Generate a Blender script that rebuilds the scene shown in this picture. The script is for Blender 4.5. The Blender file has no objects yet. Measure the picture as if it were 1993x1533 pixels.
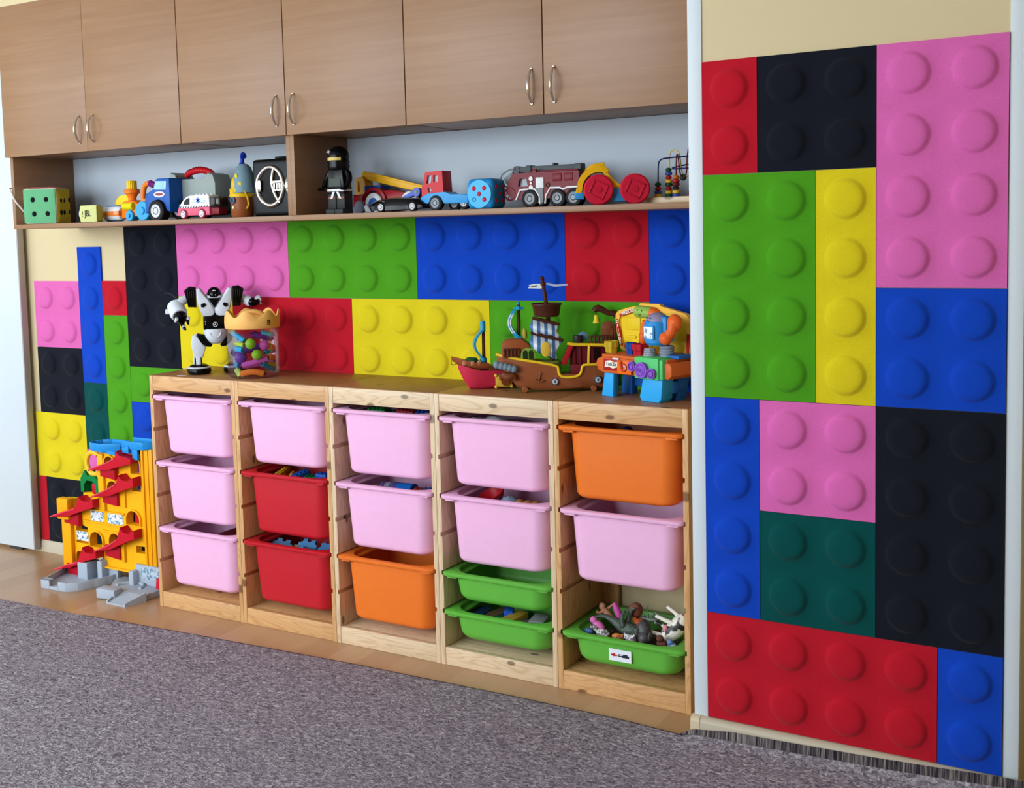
import bpy, bmesh, math, random
from mathutils import Vector, Matrix, Euler
random.seed(7)
COL = bpy.context.scene.collection
sc = bpy.context.scene
PI = math.pi

# ---------------------------------------------------------------- materials
def lin(c):
    c = c / 255.0
    return c / 12.92 if c <= .04045 else ((c + .055) / 1.055) ** 2.4
def rgb(t): return (lin(t[0]), lin(t[1]), lin(t[2]), 1)
MATS = {}
class NT:
    def __init__(s, name):
        s.m = bpy.data.materials.new(name); s.m.use_nodes = True
        s.t = s.m.node_tree; s.b = s.t.nodes['Principled BSDF']
    def n(s, typ, **k):
        x = s.t.nodes.new(typ)
        for a, v in k.items():
            if a.startswith('i_'):
                x.inputs[int(a[2:]) if a[2:].isdigit() else a[2:].replace('_', ' ')].default_value = v
            else: setattr(x, a, v)
        return x
    def l(s, a, b): s.t.links.new(a, b)
    def coord(s, scale=(1, 1, 1), out='Object'):
        c = s.n('ShaderNodeTexCoord'); m = s.n('ShaderNodeMapping'); m.inputs['Scale'].default_value = scale
        s.l(c.outputs[out], m.inputs[0]); return m.outputs[0]
    def noise(s, vec, scale, detail=2, rough=.5, dist=0):
        x = s.n('ShaderNodeTexNoise'); s.l(vec, x.inputs['Vector'])
        x.inputs['Scale'].default_value = scale; x.inputs['Detail'].default_value = detail
        x.inputs['Roughness'].default_value = rough; x.inputs['Distortion'].default_value = dist
        return x.outputs['Fac']
    def math(s, op, a, b=None):
        x = s.n('ShaderNodeMath', operation=op)
        for i, v in enumerate((a, b)):
            if v is None: continue
            if isinstance(v, (int, float)): x.inputs[i].default_value = v
            else: s.l(v, x.inputs[i])
        return x.outputs[0]
    def ramp(s, fac, stops, interp='LINEAR'):
        x = s.n('ShaderNodeValToRGB'); r = x.color_ramp; r.interpolation = interp
        while len(r.elements) < len(stops): r.elements.new(.5)
        for e, (p, c) in zip(r.elements, stops): e.position = p; e.color = rgb(c)
        s.l(fac, x.inputs[0]); return x.outputs[0]
    def mix(s, fac, a, b):
        x = s.n('ShaderNodeMix', data_type='RGBA')
        for i, v in ((0, fac), (6, a), (7, b)):
            if isinstance(v, (int, float)): x.inputs[i].default_value = v
            elif isinstance(v, tuple): x.inputs[i].default_value = rgb(v)
            else: s.l(v, x.inputs[i])
        return x.outputs[2]
    def bump(s, h, strength, dist=.001):
        x = s.n('ShaderNodeBump'); x.inputs['Strength'].default_value = strength; x.inputs['Distance'].default_value = dist
        s.l(h, x.inputs['Height']); s.l(x.outputs[0], s.b.inputs['Normal'])
    def base(s, c):
        if isinstance(c, tuple): s.b.inputs['Base Color'].default_value = rgb(c)
        else: s.l(c, s.b.inputs['Base Color'])
    def p(s, rough=.5, metal=0, spec=.5):
        s.b.inputs['Roughness'].default_value = rough; s.b.inputs['Metallic'].default_value = metal
        s.b.inputs['Specular IOR Level'].default_value = spec
def plastic(c, rough=.35, metal=0, spec=.16, key=None):
    k = key or ('plastic', c, rough, metal)
    if k not in MATS:
        n = NT('plastic_%d_%d_%d' % c); n.p(rough, metal, spec)
        v = n.coord((1, 1, 1)); f = n.noise(v, 45, 3)
        d = tuple(max(0, x * .97) for x in c); n.base(n.mix(f, d, c)); MATS[k] = n.m
    return MATS[k]
def paint(name, c, rough=.6, bs=.05, scale=160):
    if name not in MATS:
        n = NT(name); n.p(rough, 0, .3); v = n.coord(); f = n.noise(v, 3, 3)
        n.base(n.mix(f, tuple(x * .97 for x in c), c)); n.bump(n.noise(v, scale, 3), bs, .002); MATS[name] = n.m
    return MATS[name]
def felt(name, c):
    k = 'felt_' + name
    if k not in MATS:
        n = NT(k); n.p(.95, 0, .08); v = n.coord()
        f = n.noise(v, 420, 3, .7); g = n.noise(v, 14, 3)
        a = n.mix(f, tuple(x * .86 for x in c), tuple(min(255, x * 1.05 + 3) for x in c))
        n.base(n.mix(n.math('MULTIPLY', g, .25), a, tuple(x * .9 for x in c)))
        n.bump(n.noise(v, 600, 2), .25, .0012)
        n.b.inputs['Sheen Weight'].default_value = .08; MATS[k] = n.m
    return MATS[k]
def laminate():
    if 'lam' not in MATS:
        n = NT('beech_laminate'); n.p(.4, 0, .34)
        f = n.noise(n.coord((1.1, 3, 30)), 1.5, 5, .6, .6); g = n.noise(n.coord((5, 20, 160)), 1.2, 3, .6)
        a = n.ramp(f, [(.3, (142, 104, 73)), (.52, (148, 111, 80)), (.72, (155, 119, 88))])
        n.base(n.mix(n.math('MULTIPLY', g, .35), a, (130, 93, 65)))
        n.bump(g, .12, .0008); MATS['lam'] = n.m
    return MATS['lam']
def pine(kind, axis):
    """pale or honey coloured knotty pine, grain along axis"""
    k = ('pine', kind, axis)
    if k not in MATS:
        n = NT('pine_%s_%s' % (kind, axis)); n.p(.42, 0, .45)
        cols = {'honey': ((214, 168, 116), (170, 116, 68), (96, 54, 30)), 'pale': ((224, 198, 164), (180, 146, 110), (96, 70, 52)),
                'brown': ((164, 114, 72), (132, 86, 52), (70, 40, 24))}[kind]
        flat = axis == 'xf'; ax = axis[0]
        st = {'x': (1.6, 14, 14), 'z': (14, 14, 1.6)}[ax]
        oi = n.n('ShaderNodeObjectInfo'); tc = n.n('ShaderNodeTexCoord'); off = n.n('ShaderNodeVectorMath', operation='ADD')
        n.l(tc.outputs['Object'], off.inputs[0]); n.l(n.math('MULTIPLY', oi.outputs['Random'], 23.7), off.inputs[1])
        def cs(scale):
            mp = n.n('ShaderNodeVectorMath', operation='MULTIPLY'); n.l(off.outputs[0], mp.inputs[0]); mp.inputs[1].default_value = scale; return mp.outputs[0]
        v = cs(st)
        f = n.noise(v, 1.0, 2, .45, .5)
        s_ = n.math('SINE', n.math('MULTIPLY', f, 110)); line = n.math('POWER', n.math('ADD', n.math('MULTIPLY', s_, .5), .5), 3)
        fine = n.noise(cs(tuple(q * 9 for q in st)), 1, 2)
        a = n.mix(n.math('MULTIPLY', line, .46), cols[0], cols[1])
        a = n.mix(n.math('MULTIPLY', fine, .3), a, cols[1])
        se = n.n('ShaderNodeSeparateXYZ'); n.l(off.outputs[0], se.inputs[0]); cb = n.n('ShaderNodeCombineXYZ')
        i0, i1 = {'x': (0, 2), 'xf': (0, 1), 'z': (2, 1)}[axis]
        n.l(n.math('MULTIPLY', se.outputs[i0], 3.2), cb.inputs[0]); n.l(n.math('MULTIPLY', se.outputs[i1], 6.5), cb.inputs[1])
        vo = n.n('ShaderNodeTexVoronoi', voronoi_dimensions='2D'); vo.inputs['Scale'].default_value = 1.0
        n.l(cb.outputs[0], vo.inputs['Vector'])
        kn = n.n('ShaderNodeMapRange'); n.l(vo.outputs['Distance'], kn.inputs[0])
        kn.inputs[1].default_value = .035; kn.inputs[2].default_value = .062; kn.inputs[3].default_value = 1; kn.inputs[4].default_value = 0
        n.base(n.mix(n.math('MULTIPLY', kn.outputs[0], .8), a, cols[2]))
        n.bump(line, .06, .0006); MATS[k] = n.m
    return MATS[k]
def speckled(name, c1, c2, scale=60, thr=.52, rough=.5):
    if name not in MATS:
        n = NT(name); n.p(rough); f = n.noise(n.coord(), scale, 2)
        n.base(n.ramp(f, [(thr - .02, c1), (thr + .02, c2)])); MATS[name] = n.m
    return MATS[name]
def stripes(name, axis, period, stops, rough=.4, offset=0):
    """bands of colour repeated along one local axis (metres)"""
    if name not in MATS:
        n = NT(name); n.p(rough); c = n.n('ShaderNodeTexCoord'); s_ = n.n('ShaderNodeSeparateXYZ'); n.l(c.outputs['Object'], s_.inputs[0])
        f = n.math('FRACT', n.math('ADD', n.math('DIVIDE', s_.outputs[axis], period), offset))
        n.base(n.ramp(f, stops, 'CONSTANT')); MATS[name] = n.m
    return MATS[name]
def clear_plastic(name, tint, refl=.12):
    if name not in MATS:
        n = NT(name); t = n.t
        tr = n.n('ShaderNodeBsdfTransparent'); tr.inputs[0].default_value = rgb(tint)
        gl = n.n('ShaderNodeBsdfGlossy'); gl.inputs['Roughness'].default_value = .08
        fr = n.n('ShaderNodeFresnel'); fr.inputs[0].default_value = 1.4
        mx = n.n('ShaderNodeMixShader'); n.l(n.math('MULTIPLY', fr.outputs[0], refl * 8), mx.inputs[0]); n.l(tr.outputs[0], mx.inputs[1]); n.l(gl.outputs[0], mx.inputs[2])
        n.l(mx.outputs[0], t.nodes['Material Output'].inputs[0]); MATS[name] = n.m
    return MATS[name]
CHROME = plastic((215, 212, 205), .16, 1, key='chrome')
BLACKP = plastic((9, 9, 11), .25)

# ---------------------------------------------------------------- mesh builder
class M:
    """collects shapes in one mesh; u scales the numbers (default millimetres)"""
    def __init__(s, u=.001): s.bm = bmesh.new(); s.u = u
    def _tf(s, vs, mat):
        if mat is not None: bmesh.ops.transform(s.bm, matrix=mat, verts=vs)
        return vs
    def box(s, x0, x1, y0, y1, z0, z1, b=0, mat=None, seg=2):
        r = bmesh.ops.create_cube(s.bm, size=1)['verts']
        for v in r: v.co = ((x0 + x1) / 2 + v.co.x * (x1 - x0), (y0 + y1) / 2 + v.co.y * (y1 - y0), (z0 + z1) / 2 + v.co.z * (z1 - z0))
        if b:
            es = list({e for v in r for e in v.link_edges})
            g = bmesh.ops.bevel(s.bm, geom=es, offset=b, segments=seg, profile=.5, affect='EDGES')
            r = list({v for f in g['faces'] for v in f.verts} | {v for v in r if v.is_valid})
        s._tf(r, mat); return s
    def loft(s, rings, cap=True, closed=True, mat=None):
        R = [[s.bm.verts.new(p) for p in ring] for ring in rings]; n = len(R[0])
        for a, b in zip(R, R[1:]):
            for i in range(n if closed else n - 1):
                j = (i + 1) % n
                s.bm.faces.new((a[i], a[j], b[j], b[i]))
        if cap:
            s.bm.faces.new(R[0][::-1]); s.bm.faces.new(R[-1])
        s._tf([v for r in R for v in r], mat); return s
    def prism(s, pts, a0, a1, axis='y', b=0, mat=None):
        mk = {'y': lambda p, a: (p[0], a, p[1]), 'x': lambda p, a: (a, p[0], p[1]), 'z': lambda p, a: (p[0], p[1], a)}[axis]
        lo = [s.bm.verts.new(mk(p, a0)) for p in pts]; hi = [s.bm.verts.new(mk(p, a1)) for p in pts]; n = len(pts)
        fs = [s.bm.faces.new(lo[::-1]), s.bm.faces.new(hi)] + [s.bm.faces.new((lo[i], lo[(i + 1) % n], hi[(i + 1) % n], hi[i])) for i in range(n)]
        vs = lo + hi
        if b:
            es = list({e for f in fs[:2] for e in f.edges})
            g = bmesh.ops.bevel(s.bm, geom=es, offset=b, segments=2, profile=.5, affect='EDGES')
            vs = list({v for f in g['faces'] for v in f.verts} | {v for v in vs if v.is_valid})
        s._tf(vs, mat); return s
    def holed(s, outer, holes, a0, a1, mat=None):
        """flat board in x,z with holes, thick from y=a0 to a1"""
        es = []
        for lp in [outer] + holes:
            vs = [s.bm.verts.new((p[0], a0, p[1])) for p in lp]
            es += [s.bm.edges.new((vs[i], vs[(i + 1) % len(vs)])) for i in range(len(vs))]
        g = bmesh.ops.triangle_fill(s.bm, use_beauty=True, use_dissolve=False, edges=es)
        fs = [f for f in g['geom'] if isinstance(f, bmesh.types.BMFace)]
        e = bmesh.ops.extrude_face_region(s.bm, geom=fs, use_keep_orig=True)
        nv = [v for v in e['geom'] if isinstance(v, bmesh.types.BMVert)]
        for v in nv: v.co.y += a1 - a0
        return s
    def cyl(s, p0, p1, r0, r1=None, n=20, mat=None, b=0):
        r1 = r0 if r1 is None else r1
        if b: return s.lathe_on(p0, p1, [(0, 0), (r0 - b, 0), (r0, b), (r1, -b), (r1 - b, 0), (0, 0)], n)
        p0, p1 = Vector(p0), Vector(p1); d = (p1 - p0).normalized(); q = d.to_track_quat('Z', 'Y')
        rr = []
        for p, r in ((p0, r0), (p1, r1)):
            rr.append([p + q @ Vector((r * math.cos(2 * PI * i / n), r * math.sin(2 * PI * i / n), 0)) for i in range(n)])
        return s.loft(rr, mat=mat)
    def lathe_on(s, p0, p1, prof, n=24):
        """prof (r, t): t>=0 in the first half counts from p0, t<0 (or 0 later) from p1"""
        p0, p1 = Vector(p0), Vector(p1); L = (p1 - p0).length; q = (p1 - p0).normalized().to_track_quat('Z', 'Y')
        half = len(prof) // 2; pr = []
        for i, (r, t) in enumerate(prof): pr.append((r, t if i < half else L + t))
        return s.lathe(pr, (0, 0, 0), n, Matrix.Translation(p0) @ q.to_matrix().to_4x4())
    def lathe(s, prof, c=(0, 0, 0), n=24, mat=None, f=None):
        rings = []
        for r, z in prof:
            r = max(r, .0004 / s.u * .05)
            rings.append([(c[0] + (f(i / n, z) if f else 1) * r * math.cos(2 * PI * i / n), c[1] + (f(i / n, z) if f else 1) * r * math.sin(2 * PI * i / n), c[2] + z) for i in range(n)])
        return s.loft(rings, mat=mat)
    def sph(s, c, r, n=20, m=12, mat=None):
        rx, ry, rz = (r, r, r) if isinstance(r, (int, float)) else r
        rings = []
        for j in range(m + 1):
            t = PI * (j / m); st = max(math.sin(t), .01)
            rings.append([(c[0] + rx * st * math.cos(2 * PI * i / n), c[1] + ry * st * math.sin(2 * PI * i / n), c[2] - rz * math.cos(t)) for i in range(n)])
        return s.loft(rings, mat=mat)
    def tube(s, pts, r, n=10, smooth=0, mat=None, flat=1.0, closed=False):
        P = [Vector(p) for p in pts]; R = list(r) if isinstance(r, (list, tuple)) else [r] * len(P)
        for _ in range(smooth):
            Q, S = [P[0]], [R[0]]
            for i in range(len(P) - 1):
                Q += [P[i] * .75 + P[i + 1] * .25, P[i] * .25 + P[i + 1] * .75]; S += [R[i] * .75 + R[i + 1] * .25, R[i] * .25 + R[i + 1] * .75]
            Q.append(P[-1]); S.append(R[-1]); P, R = Q, S
        rings = []; up = None
        for i, p in enumerate(P):
            d = (P[min(i + 1, len(P) - 1)] - P[max(i - 1, 0)]).normalized()
            if up is None:
                up = Vector((0, 0, 1)) if abs(d.z) < .9 else Vector((0, 1, 0))
            x = d.cross(up).normalized(); up = x.cross(d).normalized()
            rings.append([p + (x * math.cos(2 * PI * k / n) * flat + up * math.sin(2 * PI * k / n)) * R[i] for k in range(n)])
        return s.loft(rings, mat=mat)
    def torus(s, c, R, r, axis='z', n=28, m=10, arc=(0, 2 * PI), sx=1, sz=1):
        full = abs(arc[1] - arc[0] - 2 * PI) < 1e-4; rings = []
        K = n if full else n + 1
        for i in range(K):
            a = arc[0] + (arc[1] - arc[0]) * i / n; ring = []
            for k in range(m):
                b = 2 * PI * k / m; rr = R + r * math.cos(b); h = r * math.sin(b)
                x, y, z = rr * math.cos(a), rr * math.sin(a), h
                if axis == 'y': x, y, z = x * sx, h, y * sz
                elif axis == 'x': x, y, z = h, x, y
                ring.append((c[0] + x, c[1] + y, c[2] + z))
            rings.append(ring)
        if full: rings.append(rings[0])
        s.loft(rings, cap=not full)
        if full: bmesh.ops.remove_doubles(s.bm, verts=s.bm.verts, dist=1e-5 / s.u * .1)
        return s
    def build(s, name, mat, parent=None, loc=None, rotz=0, sharp=38, rot=None, jitter=0):
        bm = s.bm
        if jitter:
            for v in bm.verts: v.co += Vector((random.uniform(-1, 1), random.uniform(-1, 1), random.uniform(-1, 1))) * jitter
        bmesh.ops.scale(bm, vec=(s.u,) * 3, verts=bm.verts)
        bmesh.ops.recalc_face_normals(bm, faces=bm.faces)
        for f in bm.faces: f.smooth = True
        for e in bm.edges:
            if len(e.link_faces) == 2 and e.calc_face_angle(0) > math.radians(sharp): e.smooth = False
        me = bpy.data.meshes.new(name); bm.to_mesh(me); bm.free()
        return link(name, me, mat, parent, loc, rotz, rot)
def link(name, me, mat, parent=None, loc=None, rotz=0, rot=None):
    me.materials.clear(); me.materials.append(mat)
    o = bpy.data.objects.new(name, me); COL.objects.link(o); o.parent = parent
    if loc: o.location = loc
    o.rotation_euler = rot or (0, 0, rotz)
    return o
def thing(name, label, cat, loc=(0, 0, 0), deg=0, group=None):
    o = bpy.data.objects.new(name, None); COL.objects.link(o); o.empty_display_size = .05
    o.location = loc; o.rotation_euler = (0, 0, math.radians(deg)); tag(o, label, cat, group); return o
def tag(o, label, cat, group=None):
    o['label'] = label; o['category'] = cat
    if group: o['group'] = group
    return o
def struct(o): o['kind'] = 'structure'; return o
def lettering(name, body, size, loc, mat, parent, rot=(PI / 2, 0, 0), extrude=.0006, sx=1, bold=0):
    c = bpy.data.curves.new(name, 'FONT'); c.body = body; c.size = size; c.extrude = extrude; c.align_x = 'CENTER'; c.align_y = 'CENTER'; c.offset = bold
    t = bpy.data.objects.new(name, c); COL.objects.link(t); bpy.context.view_layer.update()
    me = bpy.data.meshes.new_from_object(t.evaluated_get(bpy.context.evaluated_depsgraph_get()))
    bpy.data.objects.remove(t); o = link(name, me, mat, parent, loc, 0, rot); o.scale = (sx, 1, 1); return o
def circ(cx, cz, rx, rz=None, n=20, a0=0, a1=2 * PI, end=False):
    rz = rx if rz is None else rz
    k = n + 1 if end else n
    return [(cx + rx * math.cos(a0 + (a1 - a0) * i / n), cz + rz * math.sin(a0 + (a1 - a0) * i / n)) for i in range(k)]
def arch(x0, x1, z0, z1, n=10):
    """arched window outline"""
    r = (x1 - x0) / 2; cx = (x0 + x1) / 2; h = min(r, z1 - z0)
    return [(x0, z0), (x1, z0)] + [(cx + r * math.cos(PI * i / n), z1 - h + h * math.sin(PI * i / n)) for i in range(n + 1)]

# ---------------------------------------------------------------- the room
CREAM = paint('cream_wall_paint', (209, 191, 150)); WHITE = paint('white_paint', (212, 221, 227), .45)
CEILM = paint('ceiling_paint', (222, 222, 218), .8)
def floor_mat():
    n = NT('laminate_floor'); n.p(.28, 0, .5)
    c = n.n('ShaderNodeTexCoord'); br = n.n('ShaderNodeTexBrick')
    mp = n.n('ShaderNodeMapping'); mp.inputs['Rotation'].default_value = (0, 0, PI / 2); n.l(c.outputs['Object'], mp.inputs[0]); n.l(mp.outputs[0], br.inputs[0])
    br.inputs['Scale'].default_value = 1; br.inputs['Brick Width'].default_value = 1.9; br.inputs['Row Height'].default_value = .12; br.inputs['Mortar Size'].default_value = .0004
    br.inputs['Color1'].default_value = rgb((192, 154, 116)); br.inputs['Color2'].default_value = rgb((174, 134, 96)); br.inputs['Mortar'].default_value = rgb((160, 122, 88))
    g = n.noise(n.coord((38, 3, 1)), 1, 5, .62, .5)
    n.base(n.mix(n.math('MULTIPLY', g, .5), br.outputs[0], (150, 110, 76))); return n.m
X0, X1, Y0 = -4.6, 4.2, -5.2; YB = .008; ZC = 2.95
struct(M(1).box(X0, X1, Y0, YB + .1, -.08, 0).build('floor', floor_mat()))
struct(M(1).box(X0, X1, Y0, YB + .1, ZC, ZC + .08).build('ceiling', CEILM))
struct(M(1).box(X0, X1, YB, YB + .1, 0, ZC).build('wall_back', CREAM))
def wall_open(name, mk, lo, hi, holes, mat):
    """wall with window openings: holes (a0, a1, z0, z1) along its length"""
    m = M(1); cur = lo
    for a0, a1, z0, z1 in holes:
        mk(m, cur, a0, 0, ZC); mk(m, a0, a1, 0, z0); mk(m, a0, a1, z1, ZC); cur = a1
    mk(m, cur, hi, 0, ZC); return struct(m.build(name, mat))
FW = [(-4.0, -2.6, 1.0, 2.85), (-2.3, -.9, 1.0, 2.85), (-.6, .8, 1.0, 2.85)]
LW = [(-4.6, -2.4, 1.0, 2.85)]
wall_open('wall_front', lambda m, a, b, z, w: m.box(a, b, Y0 - .1, Y0, z, w), X0, X1, FW, CREAM)
wall_open('wall_left', lambda m, a, b, z, w: m.box(X0 - .1, X0, a, b, z, w), Y0, YB, LW, CREAM)
struct(M(1).box(X1, X1 + .1, Y0, YB, 0, ZC).build('wall_side', CREAM)).name = 'wall_right'
nwin = 0
for a0, a1, z0, z1 in FW:
    nwin += 1; m = M(1)
    for q in (a0, (a0 + a1) / 2 - .03, a1 - .06): m.box(q, q + .06, Y0 - .08, Y0 - .02, z0, z1)
    m.box(a0, a1, Y0 - .08, Y0 - .02, z0, z0 + .06).box(a0, a1, Y0 - .08, Y0 - .02, z1 - .06, z1)
    struct(m.build('window_%d' % nwin, WHITE))
for a0, a1, z0, z1 in LW:
    nwin += 1; m = M(1)
    for q in (a0, (a0 + a1) / 2 - .03, a1 - .06): m.box(X0 - .08, X0 - .02, q, q + .06, z0, z1)
    m.box(X0 - .08, X0 - .02, a0, a1, z0, z0 + .06).box(X0 - .08, X0 - .02, a0, a1, z1 - .06, z1)
    struct(m.build('window_%d' % nwin, WHITE))
# the wall pier that stands forward at the right, white corner strips, baseboards
PY = -.4605
struct(M(1).box(1.690, 2.512, PY, YB, 0, ZC).build('wall_pier', CREAM))
struct(M(1).box(1.6875, 1.7268, PY - .004, PY + .03, .06, ZC, .001).build('trim_1', WHITE))
struct(M(1).box(2.4792, 2.5145, PY - .004, PY + .03, .06, ZC, .001).build('trim_2', WHITE))
BBM = paint('baseboard_wood', (188, 176, 154), .4)
prof = [(PY - .024, 0), (PY, 0), (PY, .077), (PY - .012, .077), (PY - .019, .072), (PY - .023, .062)]
struct(M(1).prism(prof, 1.708, 2.52, 'x').build('baseboard_pier', BBM))
b = struct(M(1).prism([(p[0] - .0015, p[1] * 1.015) for p in prof], 1.682, 1.708, 'x').build('baseboard_corner', paint('baseboard_cap', (204, 184, 152), .4)))
struct(M(1).prism([(YB - .018, 0), (YB, 0), (YB, .053), (YB - .008, .053), (YB - .014, .046)], X0, -.58, 'x').build('baseboard_back', BBM))
# white door leaf folded back against the wall at the left
d = struct(M(1).box(-2.75, -1.6785, -.046, -.012, .016, 2.32, .0015).build('door_1', paint('door_white', (204, 213, 220), .3, .01)))
M(1).box(-1.6785, -1.6735, -.045, -.012, .016, 2.32, .001).build('edge_band', paint('door_edge', (176, 168, 160), .4), d)
M(1).box(-1.86, -1.775, -.04, -.014, .0, .016, .002).build('bottom_guide', paint('guide_grey', (60, 58, 56), .4), d)

# carpet
def carpet_mat(dark=1):
    n = NT('carpet_pile' if dark == 1 else 'carpet_edge'); n.p(1, 0, .05)
    if dark == 1:
        v = n.coord((1, 1.5, 1)); f = n.noise(v, 72, 3, .62, 1.1); g = n.noise(n.coord(), 2.2, 3, .5); h = n.noise(v, 230, 2, .6, .6)
        a = n.ramp(f, [(.33, (62, 59, 68)), (.46, (130, 123, 132)), (.55, (164, 157, 165)), (.68, (220, 214, 220))])
        b = n.mix(n.math('MULTIPLY', g, .5), a, (142, 126, 136)); n.base(n.mix(n.math('MULTIPLY', h, .22), b, (66, 64, 78)))
        n.bump(f, .9, .006)
    else:
        f = n.noise(n.coord((1, .05, .05)), 190, 2, .7); n.base(n.ramp(f, [(.35, (40, 37, 44)), (.5, (84, 77, 80)), (.7, (140, 130, 124))])); n.bump(f, .8, .004)
    return n.m
EDGE = [(-4.5, -.66), (-1.9, -.592), (-1.211, -.562), (-.744, -.545), (-.144, -.502), (.516, -.466), (1.101, -.452), (1.45, -.452), (1.64, -.466)]
rows = []; N = 0
m = M(1); secs = []
for x, y in EDGE: secs.append([(x, -5.1, .004), (x, -3, .010), (x, -1.2, .010), (x, y - .02, .010), (x, y - .003, .0085), (x, y, .0015)])
for x, zt in [(1.69, .030), (1.80, .034), (1.95, .038), (2.178, .046), (2.332, .054), (2.486, .064), (2.9, .066)]:
    secs.append([(x, -5.1, .004), (x, -3, .010), (x, -1.2, .010), (x, -.535, .012 + zt * .12), (x, -.505, zt * .75), (x, -.4905, zt)])
m.loft(secs, cap=False, closed=False)
rug = m.build('carpet', carpet_mat()); tag(rug, 'mottled grey and mauve loop carpet covering most of the floor', 'carpet')
m = M(1); q = []
for x, y in EDGE[3:]: q.append([(x, y - .002, .0095), (x, y + .002, .0085), (x, y + .003, .0002)])
for x, zt in [(1.69, .030), (1.80, .034), (1.95, .038), (2.178, .046), (2.332, .054), (2.486, .064), (2.9, .066)]:
    q.append([(x, -.493, zt), (x, -.4885, zt + .004 + .02 * min(1, (x - 1.6) / .2)), (x, -.4872, zt - .012)])
m.loft(q, cap=False, closed=False); m.build('binding', carpet_mat(0), rug)

# ---------------------------------------------------------------- felt panels
FC = {'pink': (218, 102, 174), 'green': (74, 152, 26), 'blue': (14, 66, 186), 'red': (187, 22, 40), 'yellow': (219, 198, 28), 'black': (20, 23, 33), 'teal': (0, 72, 70)}
RAD = [(.016, .0132), (.030, .0124), (.040, .0106), (.0450, .0080), (.0485, .0044), (.0518, .0013), (.0550, 0)]
def panel(col, x0, x1, z0, z1, yf, th, label, cells=None, wallname='panels on the alcove wall'):
    """felt slab whose front at y=yf carries one raised round stud per 15 cm cell"""
    cx0 = x0; cells = cells or (round((x1 - x0) / .15), round((z1 - z0) / .15)); nx, nz = cells
    ox = x1 - nx * .15; g = .0007; m = M(1); bm = m.bm; K = 32
    px, pz = (x1 - ox) / nx, (z1 - z0) / nz
    def V(x, z, h): return bm.verts.new((x, yf - h, z))
    gx = [ox + i * px for i in range(nx + 1)]; gz = [z0 + j * pz for j in range(nz + 1)]
    gx[0] = gx[0] + (g if ox - x0 < .005 else 0); gx[-1] -= g; gz[0] += g; gz[-1] -= g
    for i in range(nx):
        for j in range(nz):
            cx, cz = ox + (i + .5) * px, z0 + (j + .5) * pz
            sq = []
            for k in range(K):
                a = 2 * PI * k / K; c, s_ = math.cos(a), math.sin(a); q = max(abs(c), abs(s_))
                sx = gx[i + 1] - cx if c > 0 else cx - gx[i]; sz = gz[j + 1] - cz if s_ > 0 else cz - gz[j]
                sq.append(V(cx + c / q * sx, cz + s_ / q * sz, 0))
            prev = sq
            for r, h in RAD[::-1]:
                ring = [V(cx + r * math.cos(2 * PI * k / K), cz + r * math.sin(2 * PI * k / K), h) for k in range(K)]
                for k in range(K): bm.faces.new((prev[k], prev[(k + 1) % K], ring[(k + 1) % K], ring[k]))
                prev = ring
            c0 = V(cx, cz, .0134)
            for k in range(K): bm.faces.new((prev[k], prev[(k + 1) % K], c0))
    bmesh.ops.remove_doubles(bm, verts=bm.verts, dist=1e-5)
    if ox - x0 > .005:
        a = [V(x0 + g, gz[0], 0), V(gx[0], gz[0], 0), V(gx[0], gz[-1], 0), V(x0 + g, gz[-1], 0)]; bm.faces.new(a)
    X, XX, Z, ZZ = x0 + g, x1 - g, z0 + g, z1 - g
    for a, b in (((X, Z), (XX, Z)), ((XX, Z), (XX, ZZ)), ((XX, ZZ), (X, ZZ)), ((X, ZZ), (X, Z))):
        v = [bm.verts.new((a[0], yf, a[1])), bm.verts.new((b[0], yf, b[1])), bm.verts.new((b[0], yf + th, b[1])), bm.verts.new((a[0], yf + th, a[1]))]; bm.faces.new(v)
    o = m.build('felt_panel', felt(col, FC[col]), None, sharp=50)
    # origin at the panel's lower left corner
    off = Vector((x0, yf + th, z0)); o.data.transform(Matrix.Translation(-off)); o.location = off
    return tag(o, label, 'wall panel', 'felt building brick ' + wallname)
A0 = -.7255; AZ = 1.194; TH = .0078
def ap(c, a, b, z, w, label, cells=None): return panel(c, a, b, z, w, 0, TH, label, cells)
gxl = (-1.635, -1.335, -1.185, -1.035, -.7285)
ap('pink', gxl[0], gxl[1], .955, 1.255, 'square pink felt panel of four studs at the left end, above a black one')
ap('black', gxl[0] + .004, gxl[1], .655, .955, 'square black felt panel of four studs between pink and yellow ones')
ap('yellow', -1.672, gxl[1], .355, .655, 'square yellow felt panel of four studs beside the white door edge', (2, 2))
ap('red', -1.675, -1.623, .05, .354, 'narrow plain red felt strip beside the white door, above the baseboard', (0, 2)) if False else None
o = M(1).box(-1.675, -1.6235, 0, TH, .0505, .3535).build('felt_panel', felt('red', FC['red']))
tag(o, 'narrow plain red felt strip beside the white door, above the baseboard', 'wall panel', 'felt building brick panels on the alcove wall')
ap('black', -1.622, -1.322, .05, .354, 'black felt panel low on the wall, partly behind the yellow toy tower')
ap('blue', gxl[1], gxl[2], .805, 1.405, 'tall narrow blue felt panel, single column of four studs, tallest at left')
ap('teal', gxl[1], gxl[2], .506, .805, 'dark teal felt panel under the narrow blue column at the left')
ap('red', gxl[2], gxl[3], 1.107, 1.257, 'small red felt square with one stud beside the narrow blue column')
ap('green', gxl[2], gxl[3], .507, 1.107, 'narrow green felt column of four studs under the small red square')
ap('green', gxl[3], gxl[4], .736, .889, 'green felt strip under the tall black panel, beside the first pine frame')
ap('blue', gxl[3], gxl[4], .286, .736, 'blue felt panel mostly hidden by the first pine frame, above the toy tower')
ap('pink', gxl[1], gxl[3], .357, .506, 'pink felt strip behind the top of the yellow toy tower')
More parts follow.
